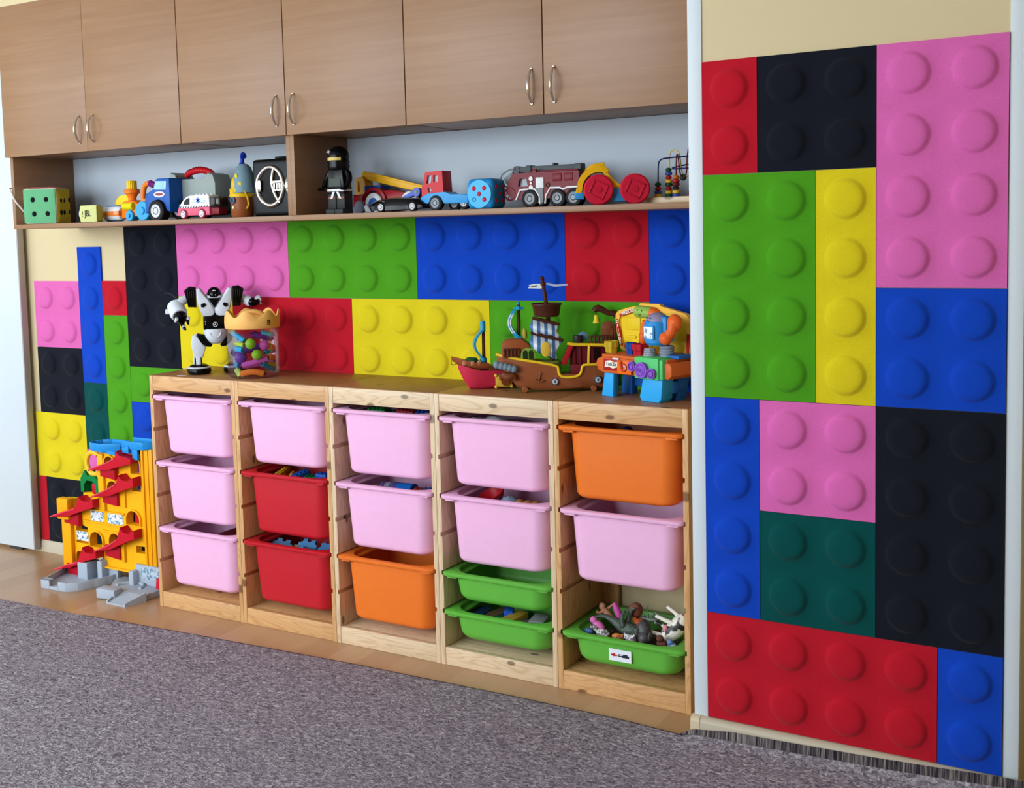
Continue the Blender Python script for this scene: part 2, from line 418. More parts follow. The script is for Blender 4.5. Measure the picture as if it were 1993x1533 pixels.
ap('black', -1.3215, gxl[3], .05, .357, 'black felt panel low on the wall, seen through the left arches of the toy tower', (2, 2))
ap('black', gxl[3], gxl[4], .05, .286, 'black felt panel low on the wall between the toy tower and the first pine frame', (2, 1))
ap('black', gxl[3], gxl[4], .889, 1.489, 'tall black felt panel of eight studs left of the white robot')
def g(a, b): return A0 + a * .15, AZ + b * .15
def gp(c, a0, a1, b0, b1, label): ap(c, g(a0, 0)[0], g(a1, 0)[0], g(0, b0)[1], g(0, b1)[1], label)
gp('pink', 0, 4, 0, 2, 'wide pink felt panel of eight studs under the shelf, above the robot')
gp('green', 4, 8, 0, 2, 'wide green felt panel of eight studs under the shelf, beside the pink one')
gp('blue', 8, 12, 0, 2, 'wide blue felt panel of eight studs behind the pirate ship flag')
gp('red', 12, 14, 0, 2, 'square red felt panel of four studs under the shelf between two blue ones')
gp('blue', 14, 16, -2, 2, 'tall blue felt panel beside the white corner strip, behind the toy workbench')
gp('yellow', 0, 2, -2, 0, 'square yellow felt panel directly behind the white robot')
gp('red', 2, 6, -2, 0, 'wide red felt panel behind the clear jar of toys')
gp('yellow', 6, 10, -2, 0, 'wide yellow felt panel of eight studs between red and green, above the frames')
gp('green', 10, 14, -2, 0, 'wide green felt panel behind the brown pirate ship')
RX, RZ = 1.7283, .0790
rs = (1.869 - .079) / 12; rxs = (2.4785 - RX) / 5
def rp(c, a0, a1, b0, b1, label):
    panel(c, RX + a0 * rxs, RX + a1 * rxs, RZ + b0 * rs, RZ + b1 * rs, PY - .0085, .0085, label, (a1 - a0, b1 - b0), 'panels on the pier')
rp('red', 0, 1, 10, 12, 'small red felt panel of two studs at the top left of the pier')
rp('black', 1, 3, 10, 12, 'square black felt panel at the top of the pier between red and pink')
rp('pink', 3, 5, 8, 12, 'tall pink felt panel of eight studs at the top right of the pier')
rp('green', 0, 2, 6, 10, 'tall green felt panel of eight studs on the pier')
rp('yellow', 2, 3, 6, 10, 'narrow yellow felt column of four studs on the pier beside the green panel')
rp('blue', 3, 5, 6, 8, 'square blue felt panel of four studs on the pier under the pink one')
rp('blue', 0, 1, 2, 6, 'narrow blue felt column of four studs on the pier beside the last pine frame')
rp('pink', 1, 3, 4, 6, 'square pink felt panel of four studs in the middle of the pier')
rp('teal', 1, 3, 2, 4, 'square dark teal felt panel of four studs low on the pier')
rp('black', 3, 5, 2, 6, 'tall black felt panel of eight studs at the right of the pier')
rp('red', 0, 4, 0, 2, 'wide red felt panel of eight studs along the bottom of the pier')
rp('blue', 4, 5, 0, 2, 'small blue felt panel of two studs at the bottom right corner of the pier')
# ---------------------------------------------------------------- wall cabinets and open shelves
LAM = laminate(); SHW = paint('shelf_back_white', (170, 179, 190), .5, .01)
SEAM = plastic((62, 30, 22), .6)
DX, DW, DY, DZ, DT = -1.333, .503, -.335, 1.781, 2.388
def handle(parent, x):
    P = [(x, DY - .002 - .026 * math.sin(PI * t) ** .8, 1.812 + .108 * t) for t in [i / 14 for i in range(15)]]
    m = M(1).tube(P, [.0022 + .0032 * math.sin(PI * i / 14) for i in range(15)], 10)
    for z in (1.815, 1.917): m.cyl((x, DY + .002, z), (x, DY - .006, z), .0042, .003, 12)
    m.build('handle', CHROME, parent)
for c, txt in enumerate(('at the left end, above the soft dice', 'in the middle, above the black figure', 'at the right end, beside the white corner strip')):
    x = DX + 2 * c * DW
    t = thing('wall_cabinet', 'beech laminate two-door wall cabinet ' + txt, 'cabinet', (0, 0, 0), 0, 'beech wall cabinets in a row')
    M(1).box(x + .006, x + 2 * DW - .006, DY + .019, YB - .001, DZ + .004, DT - .001, .001).build('body', LAM, t)
    for k in (0, 1):
        a = x + k * DW + .0019; b = x + (k + 1) * DW - .0019
        if c == 0: a, b = x + k * DW + (.0007), x + (k + 1) * DW - (.0007 if k == 0 else .0019)
        d = M(1).box(a, b, DY, DY + .018, DZ, DT, .0008).build('door', LAM, t)
        handle(d, x + DW + (-.038 if k == 0 else .038))
for c, (a, b, lab) in enumerate(((-1.326, .174, 'left open beech shelf holding the soft dice and the blue truck'), (.174, 1.682, 'right open beech shelf holding the black figure and the fire engine'))):
    t = thing('wall_shelf', lab, 'shelf', (0, 0, 0), 0, 'open shelves under the wall cabinets')
    fy = -.3165
    M(1).box(a, b, fy, YB - .001, 1.487, 1.505, .0008).build('shelf_board', LAM, t)
    for q in (a, b - .018): M(1).box(q, q + .018, fy, YB - .001, 1.5055, 1.784, .0008).build('side_panel', LAM, t)
    M(1).box(a + .0185, b - .0185, -.016, YB - .0015, 1.5055, 1.784).build('back_panel', SHW, t)

# ---------------------------------------------------------------- pine storage frames with bins
FX, FW_, FD0, FD1, FH = -.5752, .4392, -.3155, -.004, .9115
GZ = [.829 - .1292 * i for i in range(6)]
def side(a, inner):
    """side panel section in x,z with a notch for every groove on its inner face"""
    th = .0175; x_in = a + th if inner > 0 else a; x_out = a if inner > 0 else a + th; d = -.008 * inner
    p = [(x_out, 0), (x_out, FH - .0026), (x_in, FH - .0026)]
    for z in GZ: p += [(x_in, z + .0075), (x_in + d, z + .0075), (x_in + d, z - .0075), (x_in, z - .0075)]
    return p + [(x_in, 0)]
FL = [('honey', 'honey pine storage frame at the left, under the white robot'), ('honey', 'honey pine storage frame with one pink and two red bins'),
      ('pale', 'pale pine storage frame in the middle with an orange bin at the bottom'), ('pale', 'pale pine storage frame holding two green trays below pink bins'),
      ('honey', 'honey pine storage frame at the right, under the toy workbench')]
for i, (k, lab) in enumerate(FL):
    a = FX + i * FW_ + .0006; b = a + FW_ - .0012
    t = thing('storage_unit', lab, 'storage frame', (a, FD0, 0), 0, 'pine storage frames in a row')
    o = Vector((a, FD0, 0)); mv = Matrix.Translation(-o)
    def B(m, name, mat):
        ob = m.build(name, mat, t); ob.data.transform(mv); return ob
    pz, px, py = pine(k, 'z'), pine(k, 'x'), pine('honey' if k == 'honey' else 'pale', 'x')
    B(M(1).prism(side(a, 1), FD0, FD1, 'y', .0012), 'side_panel', pz); B(M(1).prism(side(b - .0175, -1), FD0, FD1, 'y', .0012), 'side_panel', pz)
    xi, xj = a + .018, b - .018
    B(M(1).box(xi, xj, FD0 + .001, FD0 + .019, .853, FH - .0026, .0012), 'top_rail', px)
    B(M(1).box(xi, xj, FD0 + .0195, FD1, FH - .019, FH - .0026).box(a + .0004, b - .0004, FD0 + .0006, FD1, FH - .0026, FH - .0008, .0006), 'top_board', pine('brown', 'xf'))
    B(M(1).box(xi, xj, FD0 + .001, FD0 + .019, .0005, .060, .0012), 'plinth', px)
    B(M(1).box(xi, xj, FD0 + .0195, FD1, .040, .057, .001), 'bottom_board', pine(k, 'xf'))
    for q in (xi, xj - .055): B(M(1).box(q, q + .055, FD1 - .013, FD1, .0575, FH - .0195, .001), 'back_upright', pz)
BC = {'pink': (242, 184, 222), 'red': (194, 25, 39), 'orange': (236, 118, 36), 'green': (100, 182, 66)}
def rrect(w, d, r, z, n=12, cy=0):
    p = []
    for q, (sx, sy) in enumerate(((1, 1), (-1, 1), (-1, -1), (1, -1))):
        for k in range(n + 1):
            a = PI / 2 * (q + k / n); p.append((sx * (w / 2 - r) + r * math.cos(a), cy + sy * (d / 2 - r) + r * math.sin(a), z))
    return p
BINS = {}
def bin_mesh(h, col):
    if (h, col) in BINS: return BINS[h, col]
    m = M(1); tp = .045
    def body(t, off=0): # t 0 top .. 1 bottom
        s_ = t * h; return .358 - tp * .55 * t - off * 2, .268 - tp * .5 * t - off * 2
    R = []; fr = .019 if h > .15 else .027
    def ring(z, shrink, off):
        t = (-z) / h; w, d = body(t, off); return rrect(w - 2 * shrink, d - 2 * shrink, max((.045 if h > .15 else .052) - off - shrink * .4, .012), z)
    R.append(ring(-h, .10, 0))
    for a in range(0, 7):
        ang = PI / 2 * a / 6; R.append(ring(-h + fr - fr * math.cos(ang), fr - fr * math.sin(ang), 0))
    R.append(ring(-.3 * h, 0, 0)); R.append(ring(-.0065, 0, 0))
    R += [rrect(.406, .302, .022, -.0065), rrect(.410, .306, .024, -.0045), rrect(.410, .306, .024, .0038), rrect(.406, .302, .022, .0055)]
    R += [rrect(.354, .262, .070, .0055), rrect(.349, .258, .068, .0025)]
    R.append(ring(-.3 * h, 0, .003))
    for a in range(6, -1, -1):
        ang = PI / 2 * a / 6; R.append(ring(-h + .003 + fr - fr * math.cos(ang), fr - fr * math.sin(ang), .003))
    R.append(ring(-h + .003, .10, .003)); m.loft(R)
    for s_ in (-1, 1): m.box(s_ * .168 - .018, s_ * .168 + .018, -.146, .13, -.0135, -.0064, .002)
    ob = m.build('tmp', plastic(BC[col], .42, 0, .4, key='bin_' + col), sharp=45); me = ob.data; me.name = 'storage_bin'; bpy.data.objects.remove(ob)
    BINS[h, col] = me; return me
BINL = [(0, 0, 'pink', .222, 'pink plastic bin, topmost in the left frame'), (0, 2, 'pink', .222, 'pink plastic bin, middle one in the left frame'), (0, 4, 'pink', .222, 'pink plastic bin with a dark red block, lowest in the left frame'),
        (1, 0, 'pink', .222, 'pink plastic bin above the two red bins'), (1, 2, 'red', .222, 'upper red plastic bin holding blue, green and yellow bricks'), (1, 4, 'red', .222, 'lower red plastic bin holding light blue foam puzzle pieces'),
        (2, 0, 'pink', .222, 'pink plastic bin holding green, red and blue bricks, top of the middle frame'), (2, 2, 'pink', .222, 'pink plastic bin holding blue cups, just above an orange bin'), (2, 4, 'orange', .222, 'orange plastic bin at the bottom of the middle frame'),
        (3, 0, 'pink', .222, 'pink plastic bin holding a white cloth'), (3, 2, 'pink', .222, 'pink plastic bin holding a red bowl, just above the green trays'), (3, 4, 'green', .094, 'empty shallow green tray under a pink bin'), (3, 5, 'green', .094, 'shallow green tray full of wooden blocks'),
        (4, 0, 'orange', .222, 'orange plastic bin at the top of the right frame'), (4, 2, 'pink', .222, 'pink plastic bin under the orange one in the right frame'), (4, 5, 'green', .094, 'shallow green tray full of toy animals with a white label')]
bins = {}
for u, gz, col, h, lab in BINL:
    ob = bpy.data.objects.new('storage_bin', bin_mesh(h, col)); COL.objects.link(ob)
    ob.location = (FX + (u + .5) * FW_, -.1735, GZ[gz]); tag(ob, lab, 'storage bin', 'plastic bins in the pine frames'); bins[u, gz] = ob
# printed label on the animal tray
bw = bins[4, 5]
lb = M(1).box(-.047, .027, -.1352, -.1344, -.064, -.027).build('paper_label', paint('label_paper', (232, 236, 246), .6, 0), bw)
lb['label'] = 'white paper label'
def pic(name, col, *boxes):
    m = M(1)
    for b in boxes: m.box(b[0], b[1], -.1357, -.1350, b[2], b[3])
    return m.build(name, plastic(col, .6), lb)
pic('printed_cars', (190, 40, 40), (-.040, -.034, -.0485, -.043), (-.0342, -.026, -.050, -.0405), (-.0262, -.020, -.0485, -.044))
pic('printed_train', (40, 42, 60), (-.018, -.004, -.0485, -.045), (-.016, -.006, -.043, -.041), (-.0042, .020, -.0505, -.0435), (0, .015, -.0437, -.040))
# ---------------------------------------------------------------- toys on the left open shelf
SZ = 1.5051
PL = plastic
def wheel(parent, x, z, r, y0, y1, tyre=(24, 24, 26), hub=(200, 202, 206), hr=.6, name='wheel'):
    """tyre lying along y with a hub as its own piece"""
    w = M().lathe_on((x, y1, z), (x, y0, z), [(r * .5, 0), (r - 3, 0), (r, 2.5), (r, -2.5), (r - 3, 0), (r * .5, 0)], 30).build(name, PL(tyre, .6), parent)
    h = M(); q = r * hr; h.lathe_on((x, y0 + 3, z), (x, y0 - 1.6, z), [(1, 0), (q, 0), (q, .5), (q, 3), (q, 3.6), (q * .9, 0), (q * .8, -1.4), (q * .45, -1.7), (q * .36, -.2), (1, -.2)], 26)
    h.build('hub', PL(hub, .3), w); return w

# soft cloth dice
t = thing('soft_dice', 'squashed cloth dice with a green front, yellow side and red top', 'dice', (-1.266, -.312, SZ), 20, 'toys on the open shelves')
def puff(m, w, h, place, bulge=5, n=10, seed=1):
    rnd = random.Random(seed); G = {}
    for i in range(n + 1):
        for j in range(n + 1):
            u, v = i / n, j / n; e = min(u, 1 - u, v, 1 - v); d = bulge * min(1, e * 5) ** .5 + (rnd.uniform(-1.6, 1.6) if e > 0 else 0)
            G[i, j] = m.bm.verts.new(place(u * w, v * h, d))
    for i in range(n):
        for j in range(n): m.bm.faces.new((G[i, j], G[i + 1, j], G[i + 1, j + 1], G[i, j + 1]))
    return m
M().box(0, 150, 0, 103, 1, 147, 11, None, 3).build('seam_piping', felt('cream', (226, 222, 206)), t, jitter=1.2)
clothg, clothy, clothr = felt('dice_green', (104, 176, 128)), felt('dice_yellow', (206, 178, 40)), felt('dice_red', (222, 74, 56))
puff(M(), 142, 138, lambda u, v, d: (4 + u, -1 - d * .8, 4 + v)).build('front_face', clothg, t, sharp=80)
puff(M(), 98, 140, lambda u, v, d: (151 + d, 2 + u, 3 + v), 7, 10, 2).build('side_face', clothy, t, sharp=80)
puff(M(), 140, 96, lambda u, v, d: (5 + u, 4 + v, 147 + d * .8), 6, 10, 3).build('top_face', clothr, t, sharp=80)
PB = felt('pip_black', (18, 22, 22))
for x, z in ((48, 100), (108, 100), (52, 42), (112, 42)): M().sph((x, -4.2, z), (11, 2.4, 11), 18, 8).build('pip', PB, t)
for y, z in ((24, 96), (48, 96), (84, 98), (24, 46), (48, 46), (80, 50)): M().sph((157, y, z), (2.6, 9, 12), 16, 8).build('pip', PB, t)
o = M(1).tube([(-1.3035, -.245, 1.520), (-1.299, -.285, 1.560), (-1.304, -.321, 1.603), (-1.322, -.328, 1.647), (-1.332, -.325, 1.656), (-1.340, -.30, 1.655), (-1.345, -.18, 1.64), (-1.345, -.03, 1.62)], .0036, 10, 2).build('cable', PL((232, 222, 214), .5))
tag(o, 'white cable hanging over the left end of the open shelf, behind the soft dice', 'cable')

# small square loudspeaker
t = thing('portable_speaker', 'small pale yellow cube loudspeaker with dark lettering beside the soft dice', 'speaker', (-.876, -.312, SZ), 0, 'toys on the open shelves')
M().box(-46, 50, 4, 34, 0, 66, 9, None, 3).build('body', PL((176, 170, 62), .45), t)
M().box(-46, 50, 0, 6, 1, 67, 2.5).prism([(-38, 1), (42, 1), (50, 9), (50, 59), (42, 67), (-38, 67), (-46, 59), (-46, 9)], -1, 3, 'y', 1).build('front_grille', felt('speaker_mesh', (204, 206, 138)), t)
lettering('lettering', 'JBL', .034, (.001, -.0018, .034), PL((70, 66, 40), .5), t, extrude=.0008, sx=.80, bold=.0006)
m = M()
m.cyl((-30, -1.8, 25), (-30, 0, 25), 2.4, n=12).box(-32, -28.4, -1.8, 0, 31, 44)
m.build('lettering', PL((70, 66, 40), .5), t)
M().tube([(-40, 20, 55), (-56, 18, 56), (-64, 14, 46), (-62, 10, 30), (-52, 8, 16), (-42, 8, 12)], 2.6, 8, 2).build('wrist_strap', PL((224, 222, 212), .5), t)

# orange toy engine
OR, YE, BL = (232, 122, 32), (238, 196, 22), (52, 158, 214)
t = thing('toy_engine', 'orange toy steam engine with a yellow chimney cap and a striped drum in front', 'toy', (-.738, -.24, SZ), 0, 'toys on the open shelves')
m = M().prism([(-34, 12), (-30, 60), (-22, 78), (20, 84), (50, 76), (66, 62), (62, 20), (20, 16)], 2, 66, 'y', 6)
m.prism(circ(96, 38, 40, 48, 18, .1, PI + .3, True) + circ(96, 38, 34, 38, 18, PI + .3, .1, True), 4, 60, 'y', 1.5)
m.tube([(64, 30, 86), (66, 30, 112), (74, 30, 136), (92, 30, 146), (106, 30, 146)], 10.5, 14, 2).build('body', PL(OR, .3), t)
M().lathe([(0, 70), (17, 70), (16, 92), (22, 106), (31, 112), (31, 122), (28, 127), (14, 129), (0, 129)], (-2, 34, 0), 26).build('chimney', PL(OR, .3), t)
M().lathe([(0, 126), (18, 126), (19, 128), (19, 157), (17, 160), (0, 160)], (-2, 34, 0), 36, None, lambda u, z: 1 + .05 * math.cos(u * 2 * PI * 18)).build('chimney_cap', PL(YE, .35), t)
m = M()
for k in range(5): m.lathe_on((103 + k * 10, 30, 146 - k * 3), (112 + k * 10, 30, 143.5 - k * 3), [(6, 0), (11, 0), (13, 2.5), (13, -2.5), (11, 0), (6, 0)], 20)
m.build('ribbed_hose', PL((126, 44, 120), .35), t)
M().lathe_on((-134, 18, 33), (-40, 18, 33), [(0, 0), (24, 0), (31, 10), (32, 25), (32, -25), (31, -10), (24, 0), (0, 0)], 30).build('drum', stripes('drum_bands', 2, .080, [(0, (60, 130, 190)), (.1, (228, 232, 236)), (.27, (232, 132, 60)), (.52, (228, 232, 236)), (.74, (58, 150, 206))], .3), t)
M().prism(circ(-58, 66, 52, 40, 16, 0, PI, True) + circ(-58, 66, 16, 12, 10, PI, 0, True), 40, 66, 'y', 2).build('fender', PL(YE, .3), t)
M().lathe_on((-12, -2, 59), (44, -2, 59), [(0, 0), (12, 0), (15, 3), (15, -3), (12, 0), (0, 0)], 24).build('barrel', PL((222, 206, 22), .3), t)
for x, z, r in ((21, 22, 21), (96, 39, 38)):
    w = M().lathe_on((x, 30, z), (x, -8, z), [(0, 0), (r - 2, 0), (r, 2), (r, -3), (r - 3, 0), (0, 0)], 30).build('wheel', PL(BL, .3), t)
    M().lathe_on((x, -7, z), (x, -14, z), [(0, 0), (r * .45, 0), (r * .45, -2), (r * .35, 0), (0, 0), (0, 0)], 20).build('hub', PL(BL, .3), w)
M().prism([(104, 20), (116, 4), (116, 0), (92, 0), (92, 8)], 4, 26, 'y', 2).build('coupling', PL(BL, .3), t)

# blue truck carrying a grey case
t = thing('toy_truck', 'blue toy truck carrying a grey tool case with a red grip handle', 'toy', (-.559, -.27, SZ), 0, 'toys on the open shelves')
M().prism([(-42, 28), (-42, 84), (-38, 101), (6, 113), (19, 154), (28, 158), (92, 158), (92, 30)] + circ(29, 36, 47, 47, 14, -.05, PI + .1, True), 0, 118, 'y', 4).build('cab', PL((24, 84, 166), .3), t)
m = M().prism([(9, 117), (21, 149), (78, 147), (74, 114)], -.8, 3, 'y', .5); m.build('side_window', PL((150, 196, 226), .15), t)
m = M().prism(circ(38, 98, 29, 11, 24), -1.2, 2, 'y'); e = m.build('badge', PL((226, 226, 232), .4), t); M().prism(circ(38, 98, 21, 5.5, 20), -1.8, 0, 'y').build('badge_band', PL((150, 60, 84), .4), e)
wheel(t, 29, 35, 41, -14, 26, hub=(206, 208, 212), hr=.62)
wheel(t, 80, 30, 28, 70, 100)
case = M().prism([(21, 70), (23, 178), (30, 182), (58, 171), (70, 149), (208, 147), (222, 174), (250, 167), (262, 136), (262, 70)], 68, 160, 'y', 5).build('tool_case', PL((146, 156, 152), .4), t)
m = M(); HP = [(72, 112, 166), (86, 112, 180), (140, 112, 190), (196, 112, 182), (212, 112, 166)]
m.tube(HP, [11, 12, 12, 12, 11], 14, 2)
for k in range(9):
    x = 84 + k * 14; z = 178 + 12 * math.sin((k + .2) / 8.4 * PI); m.torus((x, 112, z), 11.5, 2.2, 'x', 16, 6)
m.build('handle', PL((190, 24, 34), .4), case)
M().prism([(20, 10), (20, 70), (262, 70), (262, 30), (236, 14)], 60, 160, 'y', 3).build('chassis', PL((20, 72, 48), .4), t)
wheel(t, 84, 38, 38, 48, 70); wheel(t, 216, 38, 38, 48, 70)

# toy ambulance
t = thing('toy_ambulance', 'small white and pink toy ambulance with hazard stripes in front of the grey case', 'toy', (-.319, -.3, SZ), 0, 'toys on the open shelves')
M().prism([(-79, 12), (-79, 24), (-74, 40), (84, 43), (84, 12)], 0, 54, 'y', 2.5).build('lower_body', PL((214, 92, 120), .3), t)
M().prism([(-74, 40), (-60, 56), (-46, 73), (-30, 82), (-14, 86), (82, 86), (84, 43)], 1, 53, 'y', 2.5).build('upper_body', PL((236, 240, 246), .3), t)
m = M().prism([(-46, 53), (-41, 66), (-28, 75), (-14, 78), (-16, 53)], -.4, 2, 'y'); m.build('side_window', PL((16, 18, 20), .15), t)
m = M()
for k in range(11): m.prism([(-66 + k * 13.4, 41.5), (-62 + k * 13.4, 41.5), (-57 + k * 13.4, 47.5), (-61 + k * 13.4, 47.5)], .2, 2, 'y')
m.build('hazard_stripes', PL((30, 28, 32), .4), t)
m = M()
for a in (0, 60, 120): m.box(-2.6, 2.6, .2, 2, -10.5, 10.5, 0, Matrix.Translation((28, 0, 67)) @ Matrix.Rotation(math.radians(a), 4, 'Y'))
for z in (60, 66, 72): m.box(-4, 15, .4, 2, z - .7, z + .7).box(41, 66, .4, 2, z - .7, z + .7)
m.build('star_emblem', PL((40, 112, 196), .4), t)
m = M()
for k in range(4): m.cyl((12 + k * 17, 14, 85), (12 + k * 17, 14, 90), 5.2).cyl((12 + k * 17, 38, 85), (12 + k * 17, 38, 90), 5.2)
m.build('roof_studs', PL((236, 240, 246), .3), t)
for x in (-45, 48): wheel(t, x, 18, 18, -5, 10, (150, 40, 60), (214, 220, 226), .72)
M().box(85, 132, 4, 50, 40, 78, 2).build('rear_cover', clear_plastic('smoky_plastic', (150, 140, 148)), t)
M().box(85, 126, 6, 48, 14, 39, 2).build('rear_floor', PL((120, 20, 34), .4), t)

# toy submarine
t = thing('toy_submarine', 'round toy submarine with brown hull, yellow top and a blue periscope', 'toy', (-.132, -.235, SZ), -8, 'toys on the open shelves')
M().lathe([(0, 0), (36, 0), (41, 6), (43, 40), (42, 76), (0, 76)], (0, 0, 0), 30).build('hull', PL((140, 76, 40), .4), t)
m = M().lathe([(30, 74), (45, 74), (46, 80), (44, 86), (30, 86)], (0, 0, 0), 30).prism([(-45, 80), (-45, 108), (-30, 104), (-16, 84)], -22, 22, 'y', 3); m.build('yellow_coaming', PL((222, 176, 26), .35), t)
M().sph((-6, 0, 116), (36, 36, 46), 24, 14).build('dome', PL((214, 176, 24), .35), t)
m = M().lathe([(12, 0), (40, 0), (41, 20), (38, 60), (26, 92), (15, 104), (0, 106)], (8, 6, 90), 26, None, lambda u, z: 1.02 if int(z / 18) % 2 else 1.0)
m.build('shell', PL((112, 140, 152), .4), t)
m = M()
for a, z in ((-35, 118), (5, 150), (25, 120), (-10, 100)): 
    r = math.radians(a); m.box(-7, 7, -3, 3, -8, 8, 2, Matrix.Translation((8 + 38 * math.sin(r), 6 - 38 * math.cos(r), z)) @ Matrix.Rotation(r, 4, 'Z'))
m.build('patches', PL((206, 186, 40), .4), t)
m = M().tube([(2, 4, 190), (3, 4, 214), (8, 2, 226), (20, -4, 229), (28, -8, 220)], [9, 7, 8, 10, 11], 16, 2)
m.lathe([(0, 186), (13, 186), (11, 196), (6, 204), (0, 204)], (2, 4, 0), 20).build('periscope', PL((20, 50, 152), .3), t)
p = M().torus((0, -44, 62), 10, 4, 'y').build('porthole', PL((84, 96, 108), .35), t); M().sph((0, -43, 62), (9, 3, 9)).build('porthole_glass', PL((24, 44, 92), .15), p)
M().sph((2, -44, 36), (6, 4, 6)).build('button', PL((228, 214, 170), .35), t)
M().tube([(38, -18, 96), (44, -10, 70), (45, -6, 44), (38, -14, 30)], 4, 8, 2).build('side_hose', PL((206, 160, 30), .4), t)

# black boombox with chrome trims
t = thing('boombox', 'black portable stereo with an oval chrome speaker trim, next to the shelf divider', 'stereo', (.033, -.262, SZ), 0, 'toys on the open shelves')
M().box(-92, 118, 4, 96, 0, 205, 12, None, 3).build('case', PL((10, 11, 13), .3), t)
M().prism([(-70, 14), (116, 14), (116, 190), (-74, 190)], 0, 6, 'y', 2).build('front_panel', PL((38, 42, 46), .45), t)
M().prism(circ(1, 107, 60, 68, 40), -3, 2, 'y', 1).build('speaker_cone', PL((12, 12, 14), .5), t)
m = M().torus((1, -3, 107), 63, 8, 'y', 48, 10, sx=.93, sz=1.08)
m.tube([(-34, -6, 162), (-54, -8, 140), (-58, -8, 106), (-52, -8, 72), (-34, -6, 48)], [5, 7, 8, 7, 5], 10, 2)
m.tube([(20, -6, 168), (10, -8, 128), (16, -8, 100), (28, -8, 70), (44, -6, 48)], [6, 6, 7, 6, 6], 10, 2)
m.box(-60, -38, -14, -5, 88, 130, 3).box(20, 60, -15, -6, 88, 96, 2).box(20, 60, -15, -6, 116, 126, 2)
for x in (22, 34, 46): m.box(x, x + 7, -14, -5, 92, 122, 1.5)
m.build('chrome_trim', CHROME, t)
m = M().torus((108, -2, 107), 34, 6, 'y', 24, 8, (PI * .55, PI * 1.45)).box(74, 96, -10, 0, 92, 120, 3); m.build('chrome_trim', CHROME, t)
m = M().box(-14, 112, 40, 58, 207, 215, 3); 
for x in (-10, 104): m.box(x, x + 10, 40, 58, 200, 210, 2)
m.build('handle', BLACKP, t)
M().box(-98, -90, 20, 80, 50, 110, 3).build('side_knobs', CHROME, t)

# ---------------------------------------------------------------- toys on the right open shelf
# black hooded block figure
t = thing('toy_figure', 'black block-shaped toy figure in a hood with a white belt, by the shelf divider', 'toy figure', (.330, -.268, SZ), 0, 'toys on the open shelves')
K1, K2 = PL((8, 8, 10), .25), PL((36, 38, 38), .45)
M().sph((-4, 26, 198), (38, 38, 37), 28, 18).lathe([(20, 152), (36, 154), (39, 164), (37, 172), (39, 178), (37, 186), (20, 186)], (-4, 26, 0), 28).build('hood', K1, t)
M().prism(circ(-4, 26, 37.5, 37.5, 16, PI * 1.16, PI * 1.78, True) + circ(-4, 26, 34, 34, 16, PI * 1.78, PI * 1.16, True), 181, 195, 'z').build('face_band', PL((212, 186, 104), .35), t)
m = M()
for a in (0, 90): m.box(-1.6, 1.6, -1.5, 1.5, -8, 8, 0, Matrix.Translation((-18, -9.6, 213)) @ Matrix.Rotation(math.radians(a), 4, 'Y'))
m.build('hood_mark', PL((220, 220, 214), .4), t)
M().prism([(-40, 88), (33, 88), (27, 152), (-31, 152)], 2, 48, 'y', 3).build('torso', K1, t)
M().prism([(-30, 94), (22, 94), (19, 122), (-27, 122)], -.2, 3, 'y', .6).build('chest_plate', PL((72, 80, 72), .5), t)
for s_ in (-1, 1):
    a = M().tube([(-4 + s_ * 34, 24, 146), (-4 + s_ * 44, 24, 134), (-4 + s_ * 49, 18, 112), (-4 + s_ * 49, 2, 92)], [11, 12, 11, 9], 14, 2).build('arm', K1, t)
    M().torus((-4 + s_ * 49, -12, 86), 9, 5, 'z', 20, 8, (-PI * .3, PI * 1.3)).build('hand', K1, a)
M().box(-37, 33, 0, 50, 70, 88, 2).build('hips', K1, t)
m = M().box(-37.6, 33.6, -.8, 50.5, 78, 86, 1)
m.prism([(-14, 76), (-4, 76), (-14, 54), (-24, 52)], -1.5, 1, 'y').prism([(2, 76), (12, 76), (24, 52), (14, 54)], -1.5, 1, 'y').build('belt', PL((222, 222, 222), .5), t)
for x in (-38, 0):
    l = M().box(x, x + 35, 2, 48, 17, 70, 2).build('leg', K2, t)
    M().box(x - 1, x + 35, -10, 48, 0, 17, 2).build('shoe', PL((44, 46, 46), .5), l)
    M().box(x + 4, x + 31, 1, 4, 52, 60, 1).build('knee_mark', PL((150, 84, 62), .5), l)

# crane lorry
t = thing('toy_crane', 'red toy lorry with a long yellow crane arm behind the black car', 'toy', (.424, -.14, SZ), 0, 'toys on the open shelves')
m = M().prism([(-120, 24), (-120, 68), (-60, 66), (-20, 78), (40, 80), (120, 66), (165, 60), (165, 24)], 0, 80, 'y', 4)
m.prism(circ(-23, 42, 52, 48, 18, .1, PI - .1, True) + circ(-23, 42, 40, 38, 18, PI - .1, .1, True), -8, 20, 'y', 2).build('chassis', PL((150, 22, 32), .35), t)
M().holed([(-116, 66), (-70, 66), (-76, 112), (-88, 132), (-116, 128)], [[(-108, 78), (-98, 78), (-100, 112), (-106, 116)]], 14, 62).build('cab', PL((222, 160, 30), .35), t)
M().prism([(-101, 140), (-94, 149), (-84, 150), (178, 87), (178, 62), (-96, 124)], 28, 52, 'y', 2).box(-90, 172, 24, 28, -3, 3, 1, Matrix.Translation((0, 0, 128)) @ Matrix.Rotation(math.radians(13.5), 4, 'Y')).build('crane_arm', PL((232, 176, 34), .35), t)
M().box(-74, -4, 8, 70, 66, 98, 3).build('bucket', PL((30, 62, 150), .35), t)
